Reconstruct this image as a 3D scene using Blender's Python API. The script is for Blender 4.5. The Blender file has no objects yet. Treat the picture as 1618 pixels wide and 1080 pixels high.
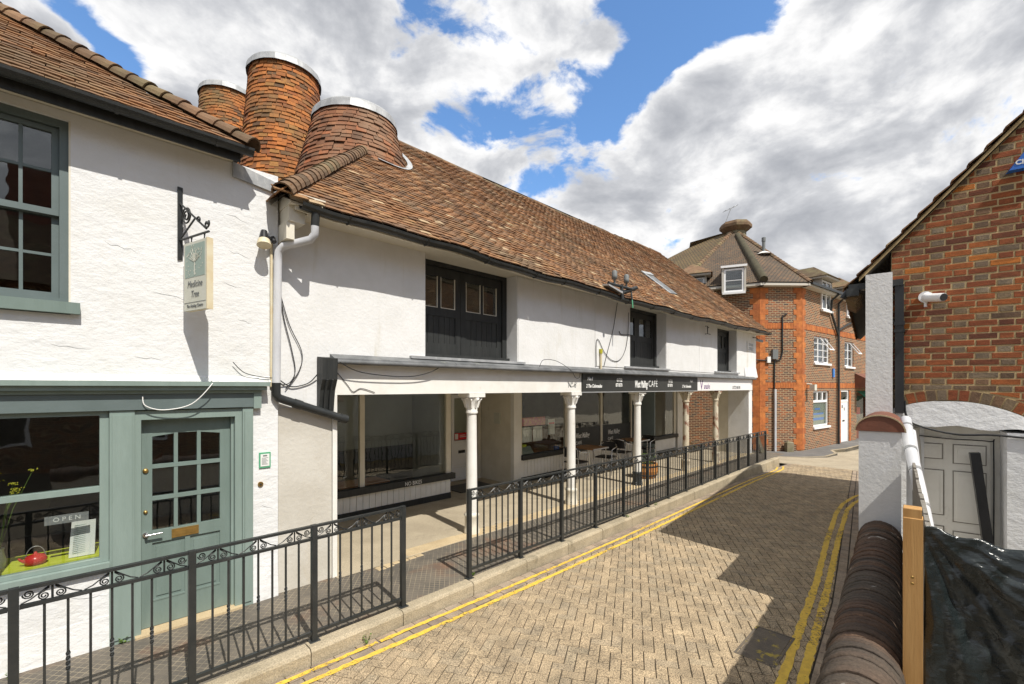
import bpy, math, random
from mathutils import Vector, Matrix
random.seed(7)
R = math.radians
scene = bpy.context.scene
COL = scene.collection

# ---------------------------------------------------------------- camera
cd = bpy.data.cameras.new('camera'); cam = bpy.data.objects.new('camera', cd); COL.objects.link(cam)
cd.sensor_width = 36.0; cd.lens = 16.02; cd.shift_y = 0.0445; cd.clip_start = 0.05; cd.clip_end = 3000
cam.location = (0, 0, 2.27); cam.rotation_euler = (R(90), 0, R(-45.2))
scene.camera = cam

# ---------------------------------------------------------------- node helper
class NT:
    def __init__(s, tree): s.t = tree; s.t.nodes.clear()
    def n(s, typ, ins=None, **props):
        nd = s.t.nodes.new(typ)
        for k, v in props.items(): setattr(nd, k, v)
        if ins:
            for k, v in ins.items():
                sock = nd.inputs[k]
                if isinstance(v, bpy.types.NodeSocket): s.t.links.new(v, sock)
                else: sock.default_value = v
        return nd
    def math(s, op, a, b=0.0, c=0.0, clamp=False):
        nd = s.n('ShaderNodeMath', {0: a, 1: b, 2: c}, operation=op); nd.use_clamp = clamp
        return nd.outputs[0]
    def vmath(s, op, a, b=(0, 0, 0)):
        nd = s.n('ShaderNodeVectorMath', {0: a, 1: b}, operation=op); return nd.outputs[0]
    def mix(s, f, a, b, blend='MIX'):
        nd = s.n('ShaderNodeMix', None, data_type='RGBA', blend_type=blend)
        for k, v in ((0, f), (6, a), (7, b)):
            if isinstance(v, bpy.types.NodeSocket): s.t.links.new(v, nd.inputs[k])
            else: nd.inputs[k].default_value = v
        return nd.outputs[2]
    def noise(s, vec, scale, detail=4, rough=.55, dist=0.0):
        return s.n('ShaderNodeTexNoise', {'Vector': vec, 'Scale': scale, 'Detail': detail, 'Roughness': rough, 'Distortion': dist}).outputs['Fac']
    def ramp(s, f, stops, interp='LINEAR'):
        nd = s.n('ShaderNodeValToRGB', {0: f}); cr = nd.color_ramp; cr.interpolation = interp
        while len(cr.elements) < len(stops): cr.elements.new(.5)
        for e, (p, c) in zip(cr.elements, stops):
            e.position = p; e.color = tuple(c) + (1,) if len(c) == 3 else c
        return nd.outputs[0]
    def smooth(s, v, lo, hi):
        nd = s.n('ShaderNodeMapRange', {0: v, 1: lo, 2: hi, 3: 0.0, 4: 1.0}, interpolation_type='SMOOTHSTEP'); return nd.outputs[0]
def c4(c): return (c[0], c[1], c[2], 1)

# ---------------------------------------------------------------- world: Nishita sky with broken cloud
SUN_EL = R(54.3); SUN_DIR = Vector((-.13 * math.cos(SUN_EL), -.99 * math.cos(SUN_EL), math.sin(SUN_EL))).normalized()
w = bpy.data.worlds.new('World'); scene.world = w; w.use_nodes = True
t = NT(w.node_tree)
gen = t.n('ShaderNodeTexCoord').outputs['Generated']
sky = t.n('ShaderNodeTexSky', sky_type='NISHITA', sun_disc=False, sun_elevation=SUN_EL, sun_rotation=math.atan2(SUN_DIR.x, SUN_DIR.y),
          altitude=50, air_density=1.0, dust_density=.6, ozone_density=1.6)
sep = t.n('ShaderNodeSeparateXYZ', {0: gen})
zc = t.math('MAXIMUM', sep.outputs[2], 0.0)
den = t.math('ADD', zc, .22)
pu = t.math('DIVIDE', sep.outputs[0], den); pv = t.math('DIVIDE', sep.outputs[1], den)
P = t.n('ShaderNodeCombineXYZ', {0: pu, 1: pv, 2: 0.0}).outputs[0]
Q = t.vmath('MULTIPLY', t.vmath('NORMALIZE', gen), (1, 1, 1.7))
n1 = t.noise(Q, 2.5, 9, .55, .2)
n2 = t.noise(t.vmath('ADD', Q, (3.3, 1.7, 4.0)), 7.5, 9, .58, .3)
dens = t.math('MULTIPLY_ADD', n2, .50, t.math('MULTIPLY', n1, .67))
def gap(cx, cy, ang, la, lb, amt):
    q = t.vmath('SUBTRACT', P, (cx, cy, 0)); sq = t.n('ShaderNodeSeparateXYZ', {0: q})
    ca, sa = math.cos(ang), math.sin(ang)
    a = t.math('ADD', t.math('MULTIPLY', sq.outputs[0], ca / la), t.math('MULTIPLY', sq.outputs[1], sa / la))
    b = t.math('ADD', t.math('MULTIPLY', sq.outputs[0], -sa / lb), t.math('MULTIPLY', sq.outputs[1], ca / lb))
    d = t.math('ADD', t.math('MULTIPLY', a, a), t.math('MULTIPLY', b, b))
    return t.math('MULTIPLY', t.math('EXPONENT', t.math('MULTIPLY', d, -1.0)), amt)
GAPS = [(.96, .56, R(68), .27, .075, .34), (.91, .34, R(-46), .17, .07, .30), (.07, 1.23, R(50), .13, .045, .26), (1.60, .97, R(35), .13, .05, .16), (.27, 1.62, R(30), .14, .06, .16), (-.3, -1.2, R(20), .5, .2, .3), (-1.3, .4, R(80), .5, .2, .25), (.7, -1.0, R(60), .3, .15, .25)]
for g in GAPS: dens = t.math('SUBTRACT', dens, gap(*g))
cov = t.smooth(dens, .42, .49)
n3 = t.noise(t.vmath('ADD', Q, (.5, -.10, 9.0)), 5.0, 9, .56, .35)
shade = t.smooth(t.math('ADD', t.math('MULTIPLY', n3, .75), t.math('MULTIPLY', dens, .75)), .60, .98)
cloud = t.ramp(shade, [(0, (10.0, 9.9, 9.8)), (.28, (8.0, 8.0, 8.05)), (.55, (5.8, 5.9, 6.15)), (1, (3.6, 3.75, 4.1))])
skyc = t.mix(1.0, sky.outputs[0], (1.35, 1.75, 2.05, 1), 'MULTIPLY')
colr = t.mix(cov, skyc, cloud)
bg = t.n('ShaderNodeBackground', {'Color': colr, 'Strength': .1})
t.n('ShaderNodeOutputWorld', {'Surface': bg.outputs[0]})

# ---------------------------------------------------------------- sun
sd = bpy.data.lights.new('sun', 'SUN'); sd.energy = 4.7; sd.angle = R(.53); sd.color = (1, .95, .86)
so = bpy.data.objects.new('sun', sd); COL.objects.link(so); so.rotation_euler = SUN_DIR.to_track_quat('Z', 'Y').to_euler(); so.location = (0, -20, 30)
vs = scene.view_settings; vs.view_transform = 'Standard'; vs.look = 'None'; vs.exposure = 0.22; vs.gamma = 1.0; vs.use_curve_mapping = False
scene.render.resolution_x = 1024; scene.render.resolution_y = 684

# ---------------------------------------------------------------- materials
MATS = {}
def mat(name, c1, c2=None, sc=4.0, rough=.8, metal=0.0, bump=0.0, bsc=40.0, stain=None, stain2=None, palette=None, fine=.0, fsc=180.0, spec=.4, stretch=None, bdist=.01):
    m = bpy.data.materials.new(name); m.use_nodes = True; t = NT(m.node_tree)
    pos = t.n('ShaderNodeNewGeometry').outputs['Position']
    ps = t.vmath('MULTIPLY', pos, stretch) if stretch else pos
    if palette:
        a = t.n('ShaderNodeAttribute', attribute_name='rnd').outputs['Fac']
        o = t.n('ShaderNodeObjectInfo').outputs['Random']
        v = t.math('FRACT', t.math('ADD', a, o))
        col = t.ramp(v, palette, 'CONSTANT' if len(palette) > 6 else 'LINEAR')
        nz = t.noise(ps, sc, 5)
        col = t.mix(1.0, col, t.ramp(nz, [(.25, (.62, .62, .62)), (.75, (1.25, 1.22, 1.18))]), 'MULTIPLY')
        if c2: col = t.mix(t.math('MULTIPLY', t.smooth(t.noise(pos, .9, 5, .6), .48, .70), .8), col, c4(c2))
    elif c2:
        col = t.mix(t.smooth(t.noise(ps, sc, 6, .6), .3, .7), c4(c1), c4(c2))
    else:
        col = t.mix(0.0, c4(c1), c4(c1))
    if fine:
        col = t.mix(fine, col, t.ramp(t.noise(pos, fsc, 3, .7), [(.35, (.25, .25, .25)), (.65, (1.9, 1.85, 1.75))]), 'MULTIPLY')
    for st in (stain, stain2):
        if st:
            sc_, ssc, lo, hi, amt, stre = st
            f = t.smooth(t.noise(t.vmath('MULTIPLY', pos, stre), ssc, 6, .65, .4), lo, hi)
            col = t.mix(t.math('MULTIPLY', f, amt), col, c4(sc_))
    b = t.n('ShaderNodeBsdfPrincipled', {'Base Color': col, 'Roughness': rough, 'Metallic': metal, 'Specular IOR Level': spec})
    if bump:
        h = t.noise(ps, bsc, 6, .65)
        bn = t.n('ShaderNodeBump', {'Height': h, 'Strength': bump, 'Distance': bdist})
        t.t.links.new(bn.outputs[0], b.inputs['Normal'])
    t.n('ShaderNodeOutputMaterial', {'Surface': b.outputs[0]})
    MATS[name] = m; return m
O1 = (1, 1, 1)
mat('render_white', (.74, .745, .75), (.69, .695, .695), 1.6, .85, bump=.42, bsc=10, stretch=(1, 1, 1.5), stain=((.52, .49, .42), 2.6, .57, .78, .45, (2.2, 1, .28)), stain2=((.58, .56, .50), .9, .52, .72, .4, (1, 1, 1)), bdist=.03)
mat('render_smooth', (.74, .74, .74), (.675, .675, .665), 2.5, .85, bump=.3, bsc=24, stain=((.50, .46, .35), 1.5, .55, .76, .55, (2.6, 1, .28)), stain2=((.42, .33, .18), 3.0, .68, .8, .5, (2, 1, .5)), bdist=.02)
mat('render_dirty', (.58, .555, .50), (.50, .47, .41), 2.0, .9, bump=.3, bsc=25, stain=((.33, .24, .16), 3.2, .64, .76, .75, (1, 1, .6)), stain2=((.45, .36, .22), .8, .55, .75, .5, (2, 2, .5)), bdist=.02)
mat('paint_white', (.80, .79, .75), (.72, .70, .65), 3, .55, bump=.1, bsc=30, stain=((.45, .36, .20), 4, .64, .78, .45, (1, 1, 1)))
mat('paint_pure', (.82, .82, .82), None, 3, .4)
mat('paint_cream', (.72, .68, .58), (.64, .60, .50), 3, .6, bump=.1, bsc=30, stain=((.16, .14, .10), 5, .62, .8, .5, (3, 3, .4)))
mat('paint_green', (.235, .30, .275), (.205, .265, .24), 3, .42, bump=.12, bsc=25, stain=((.35, .40, .36), 9, .7, .8, .35, O1), stretch=(3, 3, .6))
mat('paint_green_mid_shaded', (.175, .23, .21), (.15, .20, .18), 3, .42, bump=.12, bsc=25, stain=((.30, .35, .32), 9, .7, .8, .35, O1), stretch=(3, 3, .6))  # darker copy of the shopfront green; part of the door's shade is in it
mat('paint_green_dark', (.13, .165, .165), (.11, .142, .14), 3, .45, bump=.1, bsc=25)
mat('black_paint', (.021, .024, .025), (.032, .034, .034), 6, .42, bump=.15, bsc=60, stain=((.10, .055, .032), 13, .66, .74, .6, O1), stain2=((.075, .078, .078), 5, .58, .72, .5, O1))
mat('black_timber', (.020, .022, .022), (.032, .034, .033), 3, .55, bump=.25, bsc=20, stretch=(8, 8, .8))
mat('black_plastic', (.018, .019, .021), (.028, .029, .031), 4, .35)
mat('lead', (.30, .31, .32), (.46, .47, .48), 5, .55, .2, bump=.2, bsc=12, stain=((.62, .62, .60), 3, .55, .7, .6, (4, 4, 1)))
mat('lead_dark', (.10, .105, .11), (.18, .185, .19), 5, .55, bump=.3, bsc=14, stain=((.32, .33, .26), 4, .6, .75, .6, O1))
mat('pipe_white', (.62, .63, .65), (.50, .51, .54), 4, .45, stretch=(1, 1, .4))
mat('kerb_stone', (.40, .34, .245), (.28, .24, .17), 2.2, .9, bump=.6, bsc=35, fine=.35, fsc=90, stain=((.10, .085, .05), 2.6, .58, .75, .6, O1))
mat('concrete_floor', (.40, .345, .255), (.31, .265, .195), 1.6, .9, bump=.3, bsc=60, fine=.3, fsc=120, stain=((.12, .105, .08), 1.7, .58, .75, .55, O1))
mat('stone_strip', (.50, .40, .25), (.40, .31, .19), 3, .85, bump=.3, bsc=40, fine=.25, fsc=120)
mat('asphalt', (.16, .155, .15), (.12, .118, .115), 2, .9, bump=.4, bsc=90, fine=.35, fsc=160)
mat('joint_sand', (.040, .033, .025), (.06, .05, .037), 6, .95, bump=.4, bsc=80)
mat('earth', (.14, .115, .08), (.10, .085, .06), 1, .95, bump=.4, bsc=12)
PAV = [(0, (.325, .262, .182)), (.13, (.312, .252, .176)), (.26, (.338, .272, .188)), (.4, (.305, .25, .178)), (.52, (.325, .26, .18)), (.63, (.30, .248, .18)), (.72, (.345, .278, .192)), (.83, (.315, .252, .174)), (.92, (.302, .252, .182))]
mat('paver', (1, 1, 1), None, 5, .9, palette=PAV, bump=.5, bsc=150, fine=.95, fsc=105, bdist=.004, stain=((.15, .13, .10), .55, .56, .76, .45, O1))
PAV2 = [(0, (.30, .245, .19)), (.3, (.255, .205, .165)), (.6, (.33, .26, .19)), (1, (.28, .235, .19))]
mat('edge_paver', (1, 1, 1), None, 5, .9, palette=PAV2, bump=.5, bsc=120, fine=.45, fsc=130, bdist=.004)
TIL = [(0, (.215, .108, .050)), (.12, (.25, .122, .054)), (.24, (.18, .097, .050)), (.38, (.27, .135, .058)), (.48, (.205, .11, .055)), (.6, (.145, .085, .050)), (.7, (.235, .125, .062)), (.8, (.27, .155, .075)), (.88, (.19, .115, .066)), (.97, (.42, .31, .19))]
mat('roof_tile', (1, 1, 1), (.13, .088, .05), 6, .88, palette=TIL, bump=.5, bsc=60, stain=((.30, .25, .12), 2.6, .60, .74, .5, O1), fine=.2, fsc=90)
KTI = [(0, (.34, .115, .032)), (.14, (.39, .14, .038)), (.28, (.26, .09, .032)), (.4, (.42, .155, .042)), (.52, (.21, .085, .036)), (.62, (.35, .125, .036)), (.74, (.25, .115, .045)), (.86, (.12, .065, .035)), (.92, (.33, .16, .05))]
mat('kiln_tile', (1, 1, 1), (.20, .13, .055), 6, .88, palette=KTI, bump=.5, bsc=60, fine=.2, fsc=90, stain=((.13, .09, .045), 2.2, .55, .72, .6, O1))
KT2 = [(0, (.22, .092, .045)), (.14, (.19, .084, .044)), (.28, (.255, .112, .054)), (.4, (.155, .076, .043)), (.52, (.24, .10, .048)), (.62, (.19, .102, .058)), (.74, (.27, .125, .062)), (.84, (.125, .068, .042)), (.92, (.32, .11, .045))]
mat('kiln_tile_brown', (1, 1, 1), (.22, .14, .09), 6, .88, palette=KT2, bump=.5, bsc=60, fine=.2, fsc=90)
HIP = [(0, (.15, .095, .058)), (.3, (.20, .125, .072)), (.6, (.105, .072, .046)), (1, (.22, .13, .075))]
mat('hip_tile', (1, 1, 1), (.17, .15, .075), 6, .9, palette=HIP, bump=.6, bsc=40, stain=((.26, .225, .10), 4, .58, .74, .5, O1))
BRK = [(0, (.27, .078, .028)), (.13, (.23, .066, .026)), (.26, (.30, .088, .03)), (.38, (.17, .055, .026)), (.50, (.28, .085, .03)), (.62, (.205, .066, .028)), (.72, (.34, .105, .03)), (.82, (.46, .155, .03)), (.86, (.25, .078, .03)), (.94, (.13, .045, .025))]
mat('red_brick', (1, 1, 1), None, 9, .85, palette=BRK, bump=.5, bsc=50, fine=.25, fsc=110, stretch=(1, 1, 3))
GBR = [(0, (.20, .145, .09)), (.25, (.17, .125, .085)), (.5, (.235, .185, .13)), (.75, (.13, .08, .05)), (1, (.20, .12, .07))]
mat('grey_brick', (1, 1, 1), None, 9, .8, palette=GBR, bump=.5, bsc=50, fine=.3, fsc=110)
mat('mortar', (.50, .375, .20), (.41, .305, .16), 6, .95, bump=.5, bsc=90)
ORB = [(0, (.46, .15, .042)), (.3, (.40, .125, .038)), (.6, (.51, .18, .05)), (1, (.36, .11, .038))]
mat('orange_brick', (1, 1, 1), None, 7, .85, palette=ORB, bump=.3, bsc=60)
CPT = [(0, (.072, .05, .036)), (.3, (.10, .06, .04)), (.6, (.055, .042, .034)), (1, (.125, .07, .042))]
mat('coping_tile', (1, 1, 1), (.085, .07, .055), 9, .85, palette=CPT, bump=.7, bsc=30, fine=.3, fsc=80, stain=((.45, .42, .37), 5.5, .63, .70, .7, (1, 1, 1)), stain2=((.05, .045, .035), 3, .55, .7, .6, O1))
mat('terracotta', (.20, .075, .045), (.14, .06, .04), 4, .7, bump=.3, bsc=25, stain=((.35, .16, .08), 3, .6, .75, .4, O1))
mat('timber_new', (.52, .30, .11), (.42, .225, .075), 5, .65, bump=.2, bsc=18, stretch=(9, 9, .5), stain=((.25, .11, .03), 6, .68, .76, .6, (2, 2, .5)))
mat('grey_timber', (.26, .24, .21), (.17, .155, .13), 6, .85, bump=.4, bsc=20, stretch=(9, 9, .5))
mat('wood_top', (.30, .16, .07), (.22, .11, .05), 6, .5, stretch=(.6, 8, 8))
mat('wood_orange', (.42, .19, .07), (.32, .13, .05), 6, .5)
mat('rust_paint', (.66, .60, .48), (.55, .47, .34), 4, .7, bump=.4, bsc=30, stain=((.24, .09, .05), 5, .50, .60, .9, (1, 1, .6)), stain2=((.30, .05, .05), 1.1, .55, .68, .7, (1, 1, 1)))
mat('brass', (.55, .36, .12), (.42, .27, .09), 9, .35, .85)
mat('chrome', (.65, .66, .68), None, 1, .18, 1.0)
mat('steel_grey', (.36, .37, .38), (.30, .31, .32), 3, .35, .4)
mat('door_white', (.74, .72, .66), (.66, .635, .57), 2.2, .75, bump=.3, bsc=22, stain=((.25, .21, .15), 2.6, .6, .76, .5, O1))
mat('interior', (.22, .21, .19), (.16, .155, .145), 2, .9)
mat('interior_wall', (.42, .44, .43), (.36, .38, .37), 2, .9)
mat('curtain', (.40, .33, .24), (.30, .25, .18), 3, .9)
mat('lime', (.55, .60, .05), None, 1, .5)
mat('red_gloss', (.55, .035, .03), None, 1, .25)
mat('red_print', (.62, .02, .03), None, 1, .5)
mat('pink_print', (.55, .10, .18), (.62, .30, .12), 14, .5)
mat('paper', (.74, .74, .72), None, 1, .7)
mat('ink_grey', (.16, .17, .17), None, 1, .6)
mat('ink_green', (.30, .38, .34), None, 1, .6)
mat('sign_cream', (.60, .60, .53), (.55, .55, .47), 6, .6)
mat('sign_edge', (.66, .60, .44), (.60, .50, .32), 6, .5, stain=((.35, .18, .08), 6, .65, .75, .6, O1))
mat('sign_dark', (.030, .031, .029), (.040, .040, .037), 5, .5)
mat('sign_white', (.82, .80, .80), None, 5, .45)
mat('purple', (.14, .04, .20), None, 1, .5)
mat('letter_white', (.80, .80, .78), None, 1, .6)
mat('green_frame', (.10, .36, .20), None, 1, .4)
mat('blue_box', (.03, .14, .52), (.04, .17, .58), 4, .3)
mat('blue_print', (.05, .22, .62), None, 1, .5)
mat('blue_cup', (.03, .12, .5), None, 1, .4)
mat('frost', (.42, .48, .42), None, 1, .35)
mat('leaf_green', (.09, .16, .025), (.13, .20, .04), 12, .6)
mat('leaf_yellow', (.50, .46, .03), (.40, .38, .03), 12, .6)
mat('terracotta_pot', (.45, .22, .06), (.36, .15, .05), 6, .7)
mat('grey_door', (.20, .25, .27), (.17, .21, .23), 3, .45)
mat('manhole', (.10, .085, .07), (.14, .115, .085), 8, .7, bump=.6, bsc=60, stain=((.45, .34, .04), 7, .56, .64, .8, O1))
mat('far_soffit', (.52, .49, .43), None, 1, .7)
mat('shop_dark', (.05, .045, .04), (.08, .07, .06), 4, .6)
mat('cloth_green', (.04, .22, .14), None, 1, .8)
mat('aluminium', (.55, .56, .57), (.45, .46, .47), 5, .4, .5)
mat('moss_dark', (.055, .048, .03), (.085, .075, .045), 5, .95, bump=.5, bsc=30)
mat('moss_stone', (.24, .205, .14), (.17, .155, .09), 6, .9, bump=.4, bsc=30)

def glass_mat(name, tint, f0):
    m = bpy.data.materials.new(name); m.use_nodes = True; t = NT(m.node_tree)
    pos = t.n('ShaderNodeNewGeometry').outputs['Position']
    bn = t.n('ShaderNodeBump', {'Height': t.noise(pos, 2.5, 2), 'Strength': .04, 'Distance': .05})
    gl = t.n('ShaderNodeBsdfGlossy', {'Color': (.95, .97, 1, 1), 'Roughness': .015, 'Normal': bn.outputs[0]})
    tr = t.n('ShaderNodeBsdfTransparent', {'Color': c4(tint)})
    bk = t.n('ShaderNodeNewGeometry').outputs['Backfacing']
    fr = t.n('ShaderNodeFresnel', {'IOR': t.math('MULTIPLY_ADD', bk, 1 / f0 - f0, f0)})
    mx = t.n('ShaderNodeMixShader', {0: fr.outputs[0], 1: tr.outputs[0], 2: gl.outputs[0]})
    t.n('ShaderNodeOutputMaterial', {'Surface': mx.outputs[0]}); MATS[name] = m
glass_mat('glass', (.80, .83, .82), 1.85)
glass_mat('glass_shop', (.90, .92, .91), 1.65)

# yellow road paint: worn away in flakes
def paint_mat():
    m = bpy.data.materials.new('yellow_paint'); m.use_nodes = True; t = NT(m.node_tree)
    pos = t.n('ShaderNodeNewGeometry').outputs['Position']
    col = t.mix(t.smooth(t.noise(pos, 20, 5), .35, .7), (.74, .50, .065, 1), (.60, .385, .06, 1))
    b = t.n('ShaderNodeBsdfPrincipled', {'Base Color': col, 'Roughness': .75})
    wear = t.smooth(t.math('ADD', t.noise(pos, 30, 6, .75), t.math('MULTIPLY', t.noise(pos, 1.6, 3), .6)), .86, .93)
    tr = t.n('ShaderNodeBsdfTransparent')
    mx = t.n('ShaderNodeMixShader', {0: wear, 1: b.outputs[0], 2: tr.outputs[0]})
    t.n('ShaderNodeOutputMaterial', {'Surface': mx.outputs[0]}); MATS['yellow_paint'] = m
paint_mat()

# diamond-scored footway blocks
def diamond_mat():
    m = bpy.data.materials.new('diamond_paving'); m.use_nodes = True; t = NT(m.node_tree)
    pos = t.n('ShaderNodeNewGeometry').outputs['Position']; sp = t.n('ShaderNodeSeparateXYZ', {0: pos})
    def lines(ang, per):
        d = t.math('ADD', t.math('MULTIPLY', sp.outputs[0], math.cos(ang) / per), t.math('MULTIPLY', sp.outputs[1], math.sin(ang) / per))
        a = t.math('ABSOLUTE', t.math('SUBTRACT', t.math('FRACT', d), .5)); return t.smooth(a, .42, .49)
    L = t.math('MAXIMUM', lines(R(38), .055), lines(R(-38), .055))
    base = t.mix(t.smooth(t.noise(pos, 3.0, 5), .35, .7), (.095, .085, .072, 1), (.145, .125, .10, 1))
    base = t.mix(t.smooth(t.noise(pos, 1.2, 4), .56, .72), base, (.17, .10, .065, 1))
    sand = t.math('MULTIPLY', L, t.smooth(t.noise(pos, 5, 4), .28, .6))
    col = t.mix(t.math('MULTIPLY', sand, .8), base, (.36, .30, .21, 1))
    h = t.math('SUBTRACT', t.math('MULTIPLY', t.noise(pos, 90, 4), .4), L)
    bn = t.n('ShaderNodeBump', {'Height': h, 'Strength': .5, 'Distance': .006})
    b = t.n('ShaderNodeBsdfPrincipled', {'Base Color': col, 'Roughness': .75, 'Normal': bn.outputs[0]})
    t.n('ShaderNodeOutputMaterial', {'Surface': b.outputs[0]}); MATS['diamond_paving'] = m
diamond_mat()

# distant brickwork and tiling (pieces only a couple of pixels tall); object space: x along, z up
def brickwall_mat(name, cols, mort, bw, bh, mo, bump=.4, useY=False):
    m = bpy.data.materials.new(name); m.use_nodes = True; t = NT(m.node_tree)
    ob = t.n('ShaderNodeTexCoord').outputs['Object']; sp = t.n('ShaderNodeSeparateXYZ', {0: ob})
    v = t.n('ShaderNodeCombineXYZ', {0: sp.outputs[0], 1: sp.outputs[1 if useY else 2], 2: 0.0}).outputs[0]
    br = t.n('ShaderNodeTexBrick', {'Vector': v, 'Color1': (0, 0, 0, 1), 'Color2': (1, 1, 1, 1), 'Mortar': (.5, .5, .5, 1), 'Scale': 1.0, 'Mortar Size': mo, 'Mortar Smooth': .1, 'Bias': 0.0, 'Brick Width': bw, 'Row Height': bh}, offset=.5)
    col = t.ramp(br.outputs['Color'], cols)
    pos = t.n('ShaderNodeNewGeometry').outputs['Position']
    col = t.mix(1.0, col, t.ramp(t.noise(pos, 1.1, 5), [(.3, (.75, .75, .75)), (.7, (1.2, 1.18, 1.12))]), 'MULTIPLY')
    col = t.mix(br.outputs['Fac'], col, c4(mort))
    bn = t.n('ShaderNodeBump', {'Height': t.math('SUBTRACT', 1.0, br.outputs['Fac']), 'Strength': bump, 'Distance': .012})
    b = t.n('ShaderNodeBsdfPrincipled', {'Base Color': col, 'Roughness': .85, 'Normal': bn.outputs[0]})
    t.n('ShaderNodeOutputMaterial', {'Surface': b.outputs[0]}); MATS[name] = m
brickwall_mat('far_brick', [(0, (.06, .045, .042)), (.25, (.20, .072, .033)), (.45, (.085, .055, .045)), (.6, (.30, .09, .03)), (.8, (.13, .06, .037)), (1, (.25, .09, .036))], (.42, .33, .20), .225, .075, .010)
brickwall_mat('far_tile', [(0, (.125, .085, .055)), (.3, (.155, .10, .06)), (.6, (.105, .078, .055)), (.85, (.17, .115, .065)), (1, (.20, .105, .055))], (.035, .028, .022), .165, .10, .018, .8, True)
brickwall_mat('far_tile_moss', [(0, (.16, .105, .045)), (.3, (.20, .135, .055)), (.6, (.14, .10, .045)), (.85, (.22, .155, .06)), (1, (.19, .10, .045))], (.04, .03, .018), .165, .10, .018, .8, True)

# black polythene
def sheet_mat():
    m = bpy.data.materials.new('black_polythene'); m.use_nodes = True; t = NT(m.node_tree)
    pos = t.n('ShaderNodeNewGeometry').outputs['Position']
    h = t.math('ADD', t.noise(t.vmath('MULTIPLY', pos, (1, .45, 1.6)), 7, 5, .6, 1.0), t.math('MULTIPLY', t.noise(t.vmath('MULTIPLY', pos, (1, 1, 2)), 70, 4, .7), .16))
    wv = t.vmath('ADD', t.vmath('MULTIPLY', pos, (1, .7, 1.3)), t.vmath('MULTIPLY', t.n('ShaderNodeTexNoise', {'Vector': pos, 'Scale': 4.0, 'Detail': 3.0}).outputs['Color'], (.25, .25, .25)))
    vo = t.n('ShaderNodeTexVoronoi', {'Vector': wv, 'Scale': 5.5}, feature='DISTANCE_TO_EDGE').outputs['Distance']
    vo2 = t.n('ShaderNodeTexVoronoi', {'Vector': wv, 'Scale': 17.0}, feature='DISTANCE_TO_EDGE').outputs['Distance']
    h = t.math('ADD', h, t.math('ADD', t.math('MULTIPLY', vo, 1.6), t.math('MULTIPLY', vo2, .9)))
    bn = t.n('ShaderNodeBump', {'Height': h, 'Strength': .35, 'Distance': .02})
    r = t.ramp(t.noise(pos, 5, 4), [(.3, (.14, .14, .14)), (.7, (.34, .34, .34))])
    col = t.mix(t.smooth(t.noise(pos, 6, 5, .7), .5, .75), (.014, .019, .020, 1), (.045, .055, .056, 1))
    b = t.n('ShaderNodeBsdfPrincipled', {'Base Color': col, 'Roughness': r, 'Specular IOR Level': .6, 'Normal': bn.outputs[0]})
    t.n('ShaderNodeOutputMaterial', {'Surface': b.outputs[0]}); MATS['black_polythene'] = m
sheet_mat()

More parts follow.
